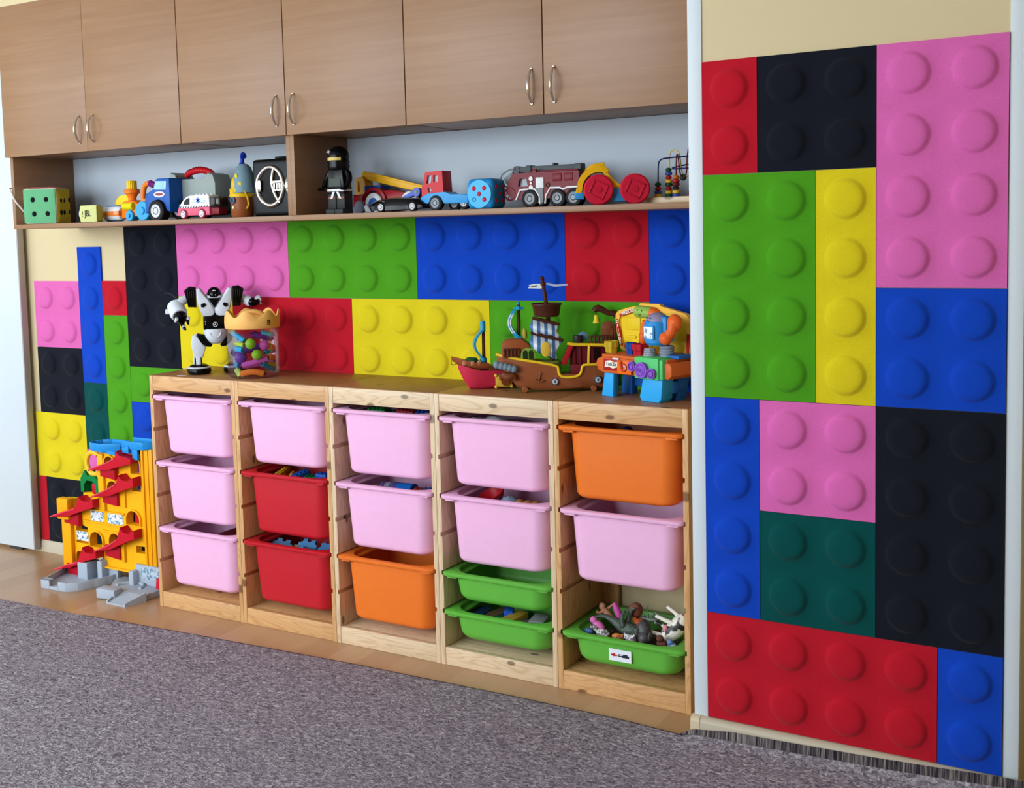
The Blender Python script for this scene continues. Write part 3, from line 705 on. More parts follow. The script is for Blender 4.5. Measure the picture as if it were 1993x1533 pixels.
for x in (-23, 130):
    w = M().lathe_on((x, 10, 36), (x, -12, 36), [(0, 0), (34, 0), (36, 3), (36, -3), (33, 0), (0, 0)], 30).build('wheel', PL((214, 216, 222), .4), t)
    M().lathe_on((x, -10, 36), (x, -16, 36), [(0, 0), (20, 0), (20, -2), (17, 0), (0, 0), (0, 0)], 24).build('hub', PL((40, 90, 170), .35), w)
w = M().lathe_on((-92, 14, 24), (-92, -2, 24), [(0, 0), (22, 0), (24, 3), (24, -3), (21, 0), (0, 0)], 26).build('wheel', PL((120, 130, 152), .4), t)
m = M().prism([(132, 50), (196, 78), (206, 68), (205, 60), (140, 40)], -62, -44, 'y', 3).cyl((196, -44, 66), (196, -64, 66), 15, n=24); m.build('hook_arm', PL((84, 102, 190), .35), t)
M().cyl((196, -63, 66), (196, -67, 66), 5).build('hook_pin', PL((120, 150, 80), .4), t)

# black race car
t = thing('toy_car', 'low glossy black toy race car with silver wheels in front of the crane', 'toy', (.578, -.28, SZ), 0, 'toys on the open shelves')
m = M(); st = [(-112, 8, 18, 22), (-100, 7, 30, 30), (-77, 6, 42, 33), (-40, 6, 46, 34), (0, 7, 49, 33), (50, 8, 46, 33), (92, 9, 40, 31), (112, 10, 26, 24)]
rings = []
for x, z0, z1, hw in st:
    rings.append([(x, 35 - hw, z0), (x, 35 - hw - 1, (z0 + z1) * .5), (x, 35 - hw * .8, z1 - 4), (x, 35 - hw * .4, z1), (x, 35 + hw * .4, z1), (x, 35 + hw * .8, z1 - 4), (x, 35 + hw + 1, (z0 + z1) * .5), (x, 35 + hw, z0)])
m.loft(rings).build('body', PL((10, 10, 12), .16), t)
M().prism([(-118, 4), (-122, 22), (-112, 30), (-104, 22), (-96, 8), (-92, 3)], 2, 20, 'y', 2).build('front_spoiler', PL((120, 124, 130), .25), t)
for x in (-50, 78): wheel(t, x, 17, 17, -2, 14, (12, 12, 12), (206, 206, 210), .66)
m = M().tube([(-88, 2, 30), (-70, 0, 38), (-52, 0, 40), (-34, 0, 34)], 1.4, 6, 2); m.build('trim_line', CHROME, t)

# red cab lorry
t = thing('toy_lorry', 'red and blue toy lorry with an empty flatbed beside the blue dice', 'toy', (.730, -.25, SZ), 0, 'toys on the open shelves')
lorry = [(-56, 46), (-55, 78), (-46, 100), (-42, 124), (-36, 128), (26, 130), (30, 60)]
M().holed(lorry, [[(-37, 90), (-19, 91), (-15, 117), (-31, 117)], [(-9, 94), (8, 95), (10, 116), (-8, 116)], [(-32, 76), (-20, 76), (-17, 66), (-23, 60), (-30, 62)]], 0, 10).prism([(-56, 46), (-55, 78), (-46, 100), (-42, 124), (-36, 128), (26, 130), (30, 60)], 9, 56, 'y', 2).build('cab', PL((196, 34, 44), .35), t)
M().box(-34, 8, 8, 9.2, 62, 118).build('window_shade', PL((176, 186, 196), .4), t)
m = M().prism([(-58, 24), (-58, 46), (-30, 54), (-26, 58)] + [(30, 60), (44, 60), (56, 50), (124, 50), (124, 22), (36, 22)] + circ(2, 24, 29, 27, 12, 0, PI, True), -4, 56, 'y', 2)
m.box(60, 120, 2, 50, 49, 51.5).build('chassis', PL((58, 152, 214), .35), t)
wheel(t, 2, 25, 25, -10, 12, (34, 38, 44), (150, 158, 168), .66); wheel(t, 44, 22, 22, 40, 58, (20, 20, 24)); wheel(t, 104, 22, 20, 4, 24, (20, 20, 24))
M().box(44, 80, 10, 26, 0, 4, 1).build('tow_hook', BLACKP, t)

# chunky blue dice
t = thing('toy_dice', 'chunky bright blue plastic dice with red round pips', 'dice', (.924, -.27, SZ), 0, 'toys on the open shelves')
M().box(-64, 34, 0, 92, 1, 97, 17, None, 4).build('body', PL((32, 132, 200), .35), t)
M().lathe_on((-15, 4, 48), (-15, -2, 48), [(0, 0), (46, 0), (46, -1.5), (44, 0), (0, 0), (0, 0)], 40).build('face_disc', PL((66, 176, 226), .35), t)
for x, z in ((-34, 66), (4, 66), (-15, 48), (4, 30)): M().sph((x, -2, z), (7.5, 3.5, 7.5), 18, 8).build('pip', PL((190, 34, 60), .35), t)
for y, z in ((26, 70), (46, 48), (66, 26), (26, 26), (66, 70)): M().sph((34, y, z), (3, 8, 8), 16, 8).build('pip', PL((190, 34, 60), .35), t)
M().torus((-34, -2, 31), 6, 1.6, 'y', 18, 8).build('empty_pip', PL((40, 140, 200), .35), t)

# fire engine
FR = (112, 6, 26)
t = thing('toy_fire_engine', 'dark red toy fire engine with six wheels and a grey ladder boom', 'toy', (1.124, -.212, SZ), 0, 'toys on the open shelves')
m = M().holed([(-150, 52), (-142, 84), (-126, 110), (110, 110), (112, 30), (-118, 26), (-134, 34)], [[(-106, 68), (-100, 92), (-76, 94), (-70, 68)]], 0, 12)
m.prism([(-150, 52), (-142, 84), (-126, 110), (110, 110), (112, 30), (-118, 26), (-134, 34)], 12, 84, 'y', 2)
m.box(-30, 104, 6, 78, 110, 116, 2).box(-58, -40, 2, 10, 100, 122, 2)
for x in (20, 60): m.box(x, x + 30, -2, 2, 80, 104, 1)
m.build('body', PL(FR, .35), t)
M().box(-106, -70, 11, 13, 68, 94).build('cab_window', PL((150, 158, 166), .2), t)
m = M()
for pts in ([(-112, 26), (-98, 56), (-84, 58), (-44, 58), (-28, 36), (-26, 12)], [(-8, 12), (-4, 38), (12, 60), (44, 60), (56, 54), (72, 60), (108, 60)]):
    m.tube([(x, -2, z) for x, z in pts], 3.4, 6)
m.build('white_trim', PL((226, 228, 232), .4), t)
M().box(-40, -12, -3, 4, 60, 94, 1).build('side_panel', PL((220, 222, 226), .4), t); M().box(-38, -14, -3, 4, 14, 60, 1).build('side_step', PL((126, 130, 134), .45), t)
m = M()
for z in (64, 77, 91): m.cyl((-57, 0, z), (-57, -4, z), 7 if z != 77 else 4)
m.build('lamps', PL((224, 224, 226), .3), t)
M().torus((1, -1, 70), 6, 2.4, 'y', 18, 8).build('hose_port', PL((90, 60, 56), .4), t)
for x, r in ((-60, 29), (38, 28), (94, 28)): wheel(t, x, r - .5, r, -8, 16, (22, 22, 24), (150, 154, 160), .62)
for x in (-60, 66): wheel(t, x, 27, 28, 66, 82, (22, 22, 24))
DG = PL((72, 78, 82), .45)
m = M().box(-112, 104, 26, 52, 113, 132, 2).box(-88, -70, 22, 56, 110, 135, 2).box(6, 14, 24, 54, 130, 139, 2).box(84, 108, 22, 56, 108, 134, 4)
m.cyl((-124, 24, 122), (-124, 54, 122), 13); m.build('ladder_boom', DG, t)
m = M().prism([(-170, 96), (-138, 118), (-128, 100), (-152, 76), (-160, 78)], 20, 58, 'y', 2); m.tube([(-176, 22, 110), (-182, 22, 96), (-168, 22, 74), (-150, 22, 64)], 2.5, 8, 1).tube([(-176, 22, 110), (-150, 22, 124), (-128, 22, 126)], 2.5, 8, 1); m.build('rescue_bucket', PL((118, 124, 128), .45), t)
m = M().torus((-136, 2, 46), 20, 2.5, 'y', 24, 8)
for a in (0, 60, 120): m.box(-18, 18, 1, 3, -1.4, 1.4, 0, Matrix.Translation((-136, 0, 46)) @ Matrix.Rotation(math.radians(a), 4, 'Y'))
m.build('hose_reel', PL((110, 22, 34), .4), t)

# roller car with big red discs
t = thing('toy_roller', 'yellow and blue push-along toy with two large red disc wheels', 'toy', (1.372, -.262, SZ), 25, 'toys on the open shelves')
FY = PL((228, 172, 28), .35)
M().prism([(-114, 36)] + circ(-43, 46, 66, 70, 14, PI * 1.02, PI * .34, True)[1:] + circ(-43, 46, 49, 52, 14, PI * .30, PI, True) + [(-92, 36)], 3, 76, 'y', 3).prism([(-86, 104), (-64, 122), (-26, 128), (-16, 98), (-45, 106)], 10, 68, 'y', 3).prism([(-18, 100), (10, 64), (24, 62), (24, 54), (0, 54), (-28, 94)], 3, 76, 'y', 2).box(0, 44, 6, 72, 50, 62, 2).build('fender', FY, t)
M().box(-116, -86, 4, 74, 18, 44, 3).build('front_bumper', PL((52, 140, 200), .35), t); M().box(0, 42, 6, 72, 9, 50, 3).build('base', PL((52, 140, 200), .35), t)
for x in (-43, 65):
    M().lathe_on((x, 90, 45.5), (x, 72, 45.5), [(0, 0), (42, 0), (45, 4), (45, -4), (41, 0), (0, 0)], 40).build('wheel', PL((176, 26, 48), .32), t)
    w = M().lathe_on((x, 6, 45.5), (x, -14, 45.5), [(0, 0), (42, 0), (45, 4), (45, -4), (41, 0), (0, 0)], 40).build('wheel', PL((196, 30, 56), .32), t)
    m = M(); R_ = Matrix.Translation((x, 0, 45.5)) @ Matrix.Rotation(math.radians(25), 4, 'Y')
    for a in range(4): m.box(-24, 24, -17, -13, 20, 24, 1, R_ @ Matrix.Rotation(a * PI / 2, 4, 'Y'))
    m.cyl((x, -13, 45.5), (x, -16, 45.5), 10, n=20).build('square_ridge', PL((186, 26, 52), .32), w)

# bead maze
t = thing('bead_maze', 'wooden bead maze with bent wires and coloured beads at the right end of the shelf', 'toy', (1.500, -.165, SZ), 0, 'toys on the open shelves')
M().box(-59, 132, -30, 80, 0, 19, 2).build('base', pine('pale', 'x'), t)
def wire(c, pts): M().tube(pts, 2.3, 8, 2).build('wire', PL(c, .35), t)
wire((24, 34, 74), [(-24, 0, 18), (-23, 0, 108), (-20, 0, 128), (-4, 0, 136), (120, 0, 138), (124, 0, 18)])
wire((214, 190, 120), [(5, 14, 18), (7, 14, 140), (12, 14, 156), (24, 14, 160), (36, 14, 154), (42, 14, 138), (46, 14, 92), (56, 14, 78), (72, 14, 80), (80, 14, 120), (100, 14, 150), (110, 14, 18)])
wire((84, 22, 26), [(32, 4, 18), (34, 4, 130), (37, 4, 150), (41, 4, 130), (44, 4, 90), (54, 4, 70), (66, 4, 80), (68, 4, 140), (76, 4, 170), (90, 4, 170), (96, 4, 18)])
wire((30, 44, 110), [(120, 30, 120), (60, 30, 115), (14, 20, 107), (20, 10, 102), (60, 8, 103), (120, 8, 103)])
bc = {'g': (22, 74, 48), 'b': (60, 78, 160), 'r': (170, 36, 40), 'y': (226, 184, 48), 'o': (200, 104, 40), 'k': (40, 34, 36), 'n': (96, 30, 32)}
for x, y, seq in ((-24, 0, 'ybrg'), (5, 14, 'gyrgyrbg'), (32, 4, 'byknro')):
    z = 19
    for k, ch in enumerate(seq):
        top = k == len(seq) - 1; h = 9.6
        m = M().sph((x, y, z + 6), (9.5, 9.5, 7.2), 18, 10) if top or k % 3 == 2 else M().lathe([(2, 0), (9, 0), (11, 2.5), (11, h - 2.5), (9, h), (2, h)], (x, y, z), 20)
        m.build('bead', PL(bc[ch], .4), t); z += h + .3 + (3 if top or k % 3 == 2 else 0)
M().sph((51, 14, 76), (11, 11, 10), 18, 10).build('bead', PL(bc['g'], .4), t)
M().sph((74, 14, 30), (9, 9, 8), 18, 10).build('bead', PL(bc['n'], .4), t)
# ---------------------------------------------------------------- toys on top of the pine frames
TZ = FH - .0006
GT = 'toys on top of the pine frames'
WH = PL((214, 220, 230), .3); BK = PL((8, 8, 11), .2)
# white and black robot, facing the room at an angle
t = thing('toy_robot', 'white and black toy robot with raised arms standing on the left frame', 'robot', (-.368, -.158, TZ), 42, GT)
m = M()
for s_ in (-1, 1):
    m.prism([(s_ * 66, 328), (s_ * 54, 331), (s_ * 46, 322), (s_ * 24, 284), (s_ * 1, 256), (s_ * 1, 222), (s_ * 44, 221), (s_ * 58, 250), (s_ * 66, 290)], -32, 30, 'y', 7)
m.sph((0, 4, 270), (50, 34, 46), 24, 14).build('chest', WH, t)
m = M().prism([(-24, 292), (24, 292), (0, 254)], -36, -20, 'y', 3)
for s_ in (-1, 1): m.prism([(s_ * 50, 270), (s_ * 36, 274), (s_ * 30, 266), (s_ * 40, 256), (s_ * 50, 258)], -36, -28, 'y', 2)
m.build('chest_insets', BK, t)
h = M().sph((0, -2, 304), (27, 29, 29), 26, 16).lathe([(12, 258), (18, 280), (22, 290)], (0, 0, 0), 20).build('head', BK, t)
M().prism(circ(0, 303, 27, 22, 14, PI * 1.12, PI * 1.88, True) + circ(0, 306, 22, 12, 14, PI * 1.88, PI * 1.12, True), -29, -14, 'y', 2).prism(circ(0, 306, 12, 16, 8, PI * .3, PI * .7, True) + circ(0, 306, 11, 12, 8, PI * .7, PI * .3, True), -31, -18, 'y', 1).build('chin_guard', WH, h)
m = M().sph((-7, -29, 303), 2.4, 8, 6).sph((5, -29, 303), 2.4, 8, 6); m.build('eyes', PL((230, 230, 236), .3), h)
m = M()
for s_ in (-1, 1): m.cyl((s_ * 26, 0, 302), (s_ * 31, 0, 302), 8)
m.build('ear_discs', WH, h)
M().box(-45, 42, -26, 26, 168, 224, 6).box(-14, 14, -31, -20, 214, 234, 3).build('waist', BK, t)
m = M().torus((0, -27, 189), 8, 1.6, 'y', 24, 8).sph((0, -27, 189), 3, 10, 8)
for z in (190, 200): m.sph((-36, -27, z), 2, 8, 6)
m.build('waist_buttons', PL((230, 230, 232), .3), t)
M().lathe([(0, 112), (14, 113), (30, 120), (42, 138), (46, 158), (44, 172), (0, 172)], (0, 0, 0), 28).torus((0, -40, 160), 20, 4, 'y', 20, 8, (PI, 2 * PI)).build('pelvis', WH, t)
for s_ in (-1, 1):
    m = M().prism([(s_ * 70, 156), (s_ * 44, 150), (s_ * 34, 128), (s_ * 14, 110), (s_ * 20, 102), (s_ * 40, 104), (s_ * 66, 122)], -20, 20, 'y', 4)
    l = m.build('leg', BK, t)
    M().prism([(s_ * 88, 148), (s_ * 70, 156), (s_ * 66, 124), (s_ * 38, 106), (s_ * 52, 62), (s_ * 86, 62), (s_ * 94, 120)], -26, 26, 'y', 6).build('shin', WH, l)
    M().box(s_ * 69 - 9, s_ * 69 + 9, -28, -16, 26, 66, 3, None).box(s_ * 86 - 3, s_ * 86 + 3, -16, 16, 30, 64, 2).build('ankle_strut', WH, l)
    M().cyl((s_ * 70, 6, 30), (s_ * 70, 6, 64), 15, 12).build('ankle', BK, l)
    fx = s_ * 68
    f = M().lathe([(0, 0), (40, 0), (45, 6), (46, 16), (42, 24), (0, 26)], (0, 0, 0), 28, Matrix.Translation((fx, -6, 0)) @ Matrix.Diagonal((1, 1.25, 1, 1))).build('foot', BK, l)
    M().sph((fx, -2, 24), (38, 46, 16), 24, 12).build('foot_top', BK, f)
    m = M().lathe([(40, 23), (43.5, 23), (44, 26), (38, 29), (36, 27)], (0, 0, 0), 28, Matrix.Translation((fx, -6, 0)) @ Matrix.Diagonal((1, 1.25, 1, 1))); m.build('foot_trim', WH, f)
for s_ in (-1, 1):
    a = M().prism([(s_ * 68, 334), (s_ * 92, 337), (s_ * 112, 322), (s_ * 106, 300), (s_ * 98, 258), (s_ * 68, 256)], -24, 24, 'y', 6)
    for k in range(4): a.box(s_ * (76 + k * 7) - 1.6, s_ * (76 + k * 7) + 1.6, -27, -20, 278 - k * 2, 322, 1)
    a = a.build('shoulder', BK, t)
    if s_ < 0:
        M().tube([(-98, 0, 290), (-112, -4, 288), (-128, -12, 276)], [16, 17, 18], 16, 1).build('upper_arm', WH, a)
        f = M().lathe_on((-150, 6, 268), (-128, -52, 228), [(0, 0), (22, 0), (31, 8), (32, 24), (33, -16), (29, -2), (20, 0), (0, 0)], 26).build('forearm', WH, a)
        M().box(-184, -168, -20, 2, 234, 254, 4).build('forearm_pad', WH, f)
        q = M().lathe_on((-131, -44, 232), (-120, -74, 210), [(0, 0), (25, 0), (26, 4), (20, -6), (10, 0), (0, 0)], 22).build('wrist', BK, f)
        hnd = M()
        for dx, dz, L in ((-14, 6, 34), (2, -12, 38), (14, 8, 34)):
            hnd.tube([(-122 + dx, -66, 216 + dz), (-118 + dx * 1.4, -86, 206 + dz * 1.3), (-108 + dx * .9, -96 - L * .2, 192 + dz)], [8, 8, 4], 10, 1)
        hnd = hnd.build('claw', BK, q)
        c2 = M()
        for dx, dz in ((-16, 8), (3, -14), (17, 9)): c2.box(-6, 6, -7, 7, -9, 9, 3, Matrix.Translation((-118 + dx * 1.3, -88, 206 + dz * 1.3)) @ Euler((.5, .3, .2)).to_matrix().to_4x4())
        c2.build('claw_caps', WH, q)
        M().tube([(-140, 10, 290), (-156, 14, 304), (-176, 14, 316), (-186, 14, 310)], 1.6, 6, 1).build('wire_loop', PL((70, 74, 84), .4), f)
    else:
        M().tube([(96, 0, 292), (108, 4, 286), (120, 8, 276)], [15, 15, 15], 16, 1).build('upper_arm', WH, a)
        f = M().lathe_on((112, 10, 282), (140, -6, 268), [(0, 0), (15, 0), (20, 5), (20, -6), (16, 0), (0, 0)], 22).build('forearm', WH, a)
        q = M().sph((146, -8, 270), (24, 20, 18), 20, 12).build('wrist', BK, f)
        hnd = M()
        for dy, dz in ((-10, 8), (6, -8), (10, 12)): hnd.tube([(150, -8 + dy, 270 + dz), (168, -10 + dy, 280 + dz), (176, -12 + dy, 268 + dz)], [5, 5, 3], 8, 1)
        hnd.build('claw', PL((200, 204, 212), .25), q)

# scrap of paper
o = M().prism([(-18, -9), (20, -5), (17, 9), (-14, 8)], .2, .9, 'z').build('paper_scrap', PL((236, 232, 228), .7), None, (-.428, -.286, TZ)); tag(o, 'small white paper scrap lying on the left frame in front of the robot', 'paper')

# clear jar of construction toys with a crown lid
JX, JY = -.142, -.198
t = thing('toy_jar', 'clear plastic jar full of colourful pieces with an orange crown-shaped lid', 'jar', (JX, JY, TZ), 42, GT)
m = M(); n = 40
m.lathe([(1, 1.2), (80, 1.2), (90, 5), (95, 14), (95, 186), (93.5, 186), (93.5, 14), (89, 6.6), (80, 3), (1, 3)], (0, 0, 0), 44).build('jar_body', clear_plastic('clear_plastic', (250, 251, 253), .05), t)
def crown(u): return 227 + 25 * (.5 + .5 * math.cos(7 * 2 * PI * u)) ** .9
m = M(); rings = []
K = 98
for r, fz in ((98, lambda u: 184), (101, lambda u: 188), (102, lambda u: 206), (101, lambda u: crown(u) - 4), (98, crown), (94, lambda u: crown(u) - 3), (92, lambda u: 214), (80, lambda u: 214), (2, lambda u: 216)):
    rings.append([(r * math.cos(2 * PI * i / K), r * math.sin(2 * PI * i / K), fz(i / K)) for i in range(K)])
m.loft(rings, cap=True); LIDM = PL((248, 186, 104), .5)
lid = m.build('lid', LIDM, t, sharp=60)
M().tube([(-52, 0, 214), (-40, 0, 232), (-16, 0, 243), (16, 0, 243), (40, 0, 232), (52, 0, 214)], [9, 10, 10, 10, 10, 9], 12, 2, flat=1.5).build('lid_handle', LIDM, lid)
lg = M(); R_ = Matrix.Rotation(math.radians(36), 4, 'Z')
for a in ((-6, -3, 197, 217), (-3, 6, 213, 217), (3, 6, 205, 217), (-3, 4, 205, 208), (2, 6, 197, 201), (4, 6.5, 199, 203)): lg.box(a[0], a[1], -103.2, -101, a[2], a[3], 0, R_)
lg.build('lid_mark', PL((60, 44, 34), .5), lid)
# pieces inside the jar
rm = Matrix.Rotation(math.radians(42), 4, 'Z'); JO = Vector((JX, JY, TZ))
GP = 'construction pieces in the clear jar'
def inj(v): return JO + rm @ (Vector(v) * .001)
def spread(v, r):
    v = Vector((v[0] * 1.16, v[1] * 1.1, v[2])); d = math.hypot(v.x, v.y)
    if d > 92.5 - r: v.x *= (92.5 - r) / d; v.y *= (92.5 - r) / d
    return v
def ball(x, y, z, r, c, lab):
    o = M().sph((0, 0, 0), r, 24, 16).build('toy_ball', PL(c, .3), None, inj(spread((x, y, z), r))); tag(o, lab, 'toy ball', GP)
def stick(p0, p1, r, c, lab, bend=0, name='toy_stick'):
    a, b = spread(p0, r), spread(p1, r); mid = (a + b) / 2 + Vector((0, 0, bend)); c0 = mid; d = (b - a).normalized()
    m = M(); m.tube([a - mid, (a - mid) * .5 + Vector((0, 0, bend * .25)), Vector((0, 0, 0)) if bend else (b - mid) * 0, (b - mid) * .5 + Vector((0, 0, bend * .25)), b - mid], r, 14, 1)
    o = m.build(name, PL(c, .35), None, inj(mid), math.radians(42)); tag(o, lab, 'toy piece', GP)
    ends = M()
    for e in (a - mid, b - mid):
        s_ = 1 if (e - (a - mid)).length < 1 else -1
        ends.torus((0, 0, 0), r * .62, r * .3, 'z', 14, 6) if False else ends.sph(e - d * s_ * .2, r * .55, 10, 6)
    ends.build('socket', PL(tuple(int(q * .45) for q in c), .5), o)
TQ, LM, PK, OG, PU = (52, 160, 206), (150, 196, 50), (214, 92, 170), (240, 130, 50), (104, 52, 140)
ball(-8, -68, 130, 20, LM, 'upper lime green ball in the clear jar'); ball(12, -68, 88, 20, LM, 'lower lime green ball in the clear jar')
ball(39, -58, 121, 20, PK, 'pink ball in the clear jar'); ball(-46, -55, 78, 23, PU, 'purple ball in the clear jar')
stick((-74, -40, 172), (-26, -66, 142), 10, TQ, 'turquoise stick slanting down near the top of the clear jar')
stick((-66, -56, 132), (-30, -74, 126), 8, (190, 204, 70), 'short yellow green stick left of the upper green ball in the jar')
stick((-62, -50, 112), (-34, -70, 108), 11, TQ, 'short turquoise stick below the yellow green one in the jar')
stick((28, -40, 170), (70, -34, 156), 9, (92, 184, 206), 'pale turquoise stick at the top right of the clear jar')
stick((-2, -40, 164), (60, -20, 142), 12, (112, 40, 130), 'purple stick near the top of the clear jar')
stick((56, -54, 118), (70, -38, 108), 11, (244, 156, 34), 'short amber stick right of the pink ball in the jar')
stick((36, -64, 94), (70, -36, 98), 8, (40, 142, 176), 'turquoise stick right of the lower green ball in the jar')
stick((-40, -68, 50), (46, -60, 70), 11, (206, 92, 178), 'long pink stick across the lower half of the clear jar')
stick((-60, -48, 52), (-50, -60, 50), 10, (46, 150, 206), 'blue end piece at the left of the long pink stick in the jar')
stick((50, -60, 76), (68, -34, 72), 11, (244, 140, 60), 'orange stick at the right end of the long pink one in the jar')
stick((-46, -62, 16), (30, -58, 16), 12, OG, 'curved orange piece lying at the bottom of the clear jar', 9)
stick((30, -76, 54), (70, -40, 28), 10, (40, 138, 172), 'turquoise stick slanting to the bottom right of the clear jar')
stick((-64, -56, 36), (-48, -68, 12), 12, (188, 202, 86), 'yellow green stick standing at the bottom left of the clear jar')
stick((-70, 10, 90), (40, 40, 110), 14, PU, 'dark purple stick deep inside the clear jar'); stick((-30, 30, 40), (70, 30, 50), 14, PK, 'pink stick deep in the bottom of the clear jar')
stick((40, -46, 48), (78, -30, 42), 11, (206, 180, 40), 'mustard stick at the lower right of the clear jar')
stick((-50, 20, 150), (30, 40, 150), 13, (200, 60, 110), 'crimson stick deep inside the top of the clear jar')

# small red boat
t = thing('toy_boat', 'small red toy boat with one turquoise sail, behind the bow of the pirate ship', 'boat', (.806, -.196, TZ), 42, GT)
def hull(stations, name, mat, parent):
    m = M(); rings = []
    for x, z0, z1, hw in stations:
        h = z1 - z0; rings.append([(x, -hw, z1), (x, -hw * .98, z0 + h * .5), (x, -hw * .8, z0 + h * .15), (x, -hw * .4, z0), (x, hw * .4, z0), (x, hw * .8, z0 + h * .15), (x, hw * .98, z0 + h * .5), (x, hw, z1)])
    return m.loft(rings).build(name, mat, parent)
hull([(-36, 72, 84, 5), (-20, 36, 80, 20), (0, 3, 74, 30), (30, 0, 64, 35), (100, 0, 60, 35), (160, 4, 60, 30)], 'hull', PL((196, 44, 70), .35), t)
hull([(-58, 100, 112, 3), (-36, 82, 106, 12), (-18, 78, 100, 24), (10, 70, 92, 34), (60, 62, 88, 37), (64, 64, 86, 36)], 'bow', PL((148, 78, 44), .4), t)
M().box(62, 162, -34, 34, 59, 76, 3).build('stern_deck', PL((96, 46, 30), .4), t)
M().torus((-52, -6, 92), 8, 1.6, 'y', 18, 8).build('ring', PL((176, 116, 60), .35), t)
m = M()
for k in range(3): m.torus((10, 0, 94 + k * 4), 22 - k * 3, 2.6, 'z', 24, 8)
m.build('rope_coil', PL((40, 92, 48), .5), t)
m = M()
for x in (-18, 8, 30): m.box(x - 6, x + 6, -36, -20, 82, 96, 2, Matrix.Translation((0, 10 if x < 0 else 1, 0)))
m.build('bow_plates', PL((196, 132, 100), .4), t)
M().cyl((52, 0, 76), (52, 0, 214), 6, 5).build('mast', PL((82, 44, 30), .4), t)
m = M(); rings = []
for k in range(13):
    a = k / 12; z = 100 + 96 * a; x = 45 - 28 * math.sin(PI * a); rings.append([(x, -14, z), (x + 7, -14, z), (x + 7, 14, z), (x, 14, z)])
m.loft(rings).lathe([(0, 84), (11, 88), (12, 98), (8, 106), (0, 106)], (50, 0, 0), 18).lathe([(0, 188), (9, 190), (9, 222), (6, 226), (0, 226)], (51, 0, 0), 18).build('sail', PL((38, 152, 184), .35), t)
M().box(82, 138, -42, -34, 6, 48, 5).sph((84, -39, 46), 6).sph((84, -39, 8), 6).sph((137, -39, 46), 6).sph((137, -39, 8), 6).build('shield', PL((222, 182, 62), .4), t)
m = M().cyl((114, -38, 26), (114, -48, 26), 14)
for x, z in ((98, 46), (112, 50), (128, 40), (100, 36)): m.sph((x, -42, z), 7)
m.build('bear_knob', PL((132, 66, 34), .4), t)

# pirate ship
t = thing('pirate_ship', 'brown toy pirate ship with blue and white striped sails and yellow rails', 'ship', (1.008, -.180, TZ), 29, GT)
BR, DB = PL((146, 82, 48), .4), PL((76, 40, 28), .4)
hull([(-88, 104, 118, 6), (-60, 62, 115, 18), (-24, 18, 108, 28), (15, 6, 103, 35), (60, 5, 96, 37), (108, 5, 85, 37), (113, 5, 58, 37), (182, 6, 58, 36), (188, 6, 86, 36), (240, 8, 88, 32), (284, 14, 88, 26)], 'hull', BR, t)
for sy, nm in ((-1, 'rail'), (1, 'rail')):
    M().tube([(-90, sy * 8, 124), (-50, sy * 22, 116), (-12, sy * 31, 108), (50, sy * 37, 98), (104, sy * 38, 87), (110, sy * 38, 82), (112, sy * 38, 60), (122, sy * 38, 50), (150, sy * 38, 48), (172, sy * 38, 51), (184, sy * 38, 62), (187, sy * 38, 82), (194, sy * 37, 88), (240, sy * 34, 88), (284, sy * 27, 88)], 4.6, 10, 1).build(nm, PL((234, 194, 40), .35), t)
M().prism([(-70, 110), (-72, 158), (-58, 172), (-10, 176), (16, 160), (22, 150), (30, 110)], -26, 26, 'y', 6).build('forecastle', PL((152, 78, 42), .4), t)
m = M().box(-66, -12, -32, -27, 140, 145, 1).box(-66, -12, -32, -27, 116, 120, 1)
for k in range(5): m.cyl((-62 + k * 12, -29.5, 118), (-62 + k * 12, -29.5, 142), 3)
m.build('railing', DB, t)
w = M().prism(arch(-10, 38, 108, 146), -30, -24, 'y', 2).build('arched_window', PL((128, 158, 62), .4), t); M().prism(arch(-3, 12, 110, 138, 6), -31.5, -29, 'y').prism(arch(16, 31, 110, 138, 6), -31.5, -29, 'y').build('pane', PL((34, 48, 22), .4), w)
M().box(24, 112, -30, 30, 92, 100, 2).build('deck', PL((112, 112, 52), .5), t)
M().lathe([(0, 170), (7, 172), (8, 178), (9, 190), (5, 206), (0, 208)], (4, 0, 0), 14).build('deck_horn', PL((178, 168, 60), .4), t)
M().tube([(92, 0, 96), (84, 0, 180), (80, 0, 252), (70, 0, 330), (64, 0, 368)], [7, 7, 7.5, 6, 6], 12).sph((64, 0, 366), 8).lathe([(5, 342), (9, 346), (9, 352), (5, 356)], (67, 0, 0), 14).build('mast', DB, t)
M().lathe([(1, 244), (38, 244), (42, 250), (46, 278), (50, 282), (50, 286), (46, 286), (42, 280), (38, 252), (1, 252)], (77, 0, 0), 32).build('crows_nest', DB, t)
for a, b in (((34, -16, 240), (112, -16, 219)), ((28, -18, 193), (124, -18, 167))): M().tube([a, ((a[0] + b[0]) / 2, a[1], (a[2] + b[2]) / 2), b], [5, 6.5, 5], 12).sph(a, 5.6, 10, 8).sph(b, 5.6, 10, 8).build('yard', DB, t)
SAIL = stripes('sail_stripes', 0, .0235, [(0, (70, 116, 172)), (.46, (222, 232, 242))], .5, .12)
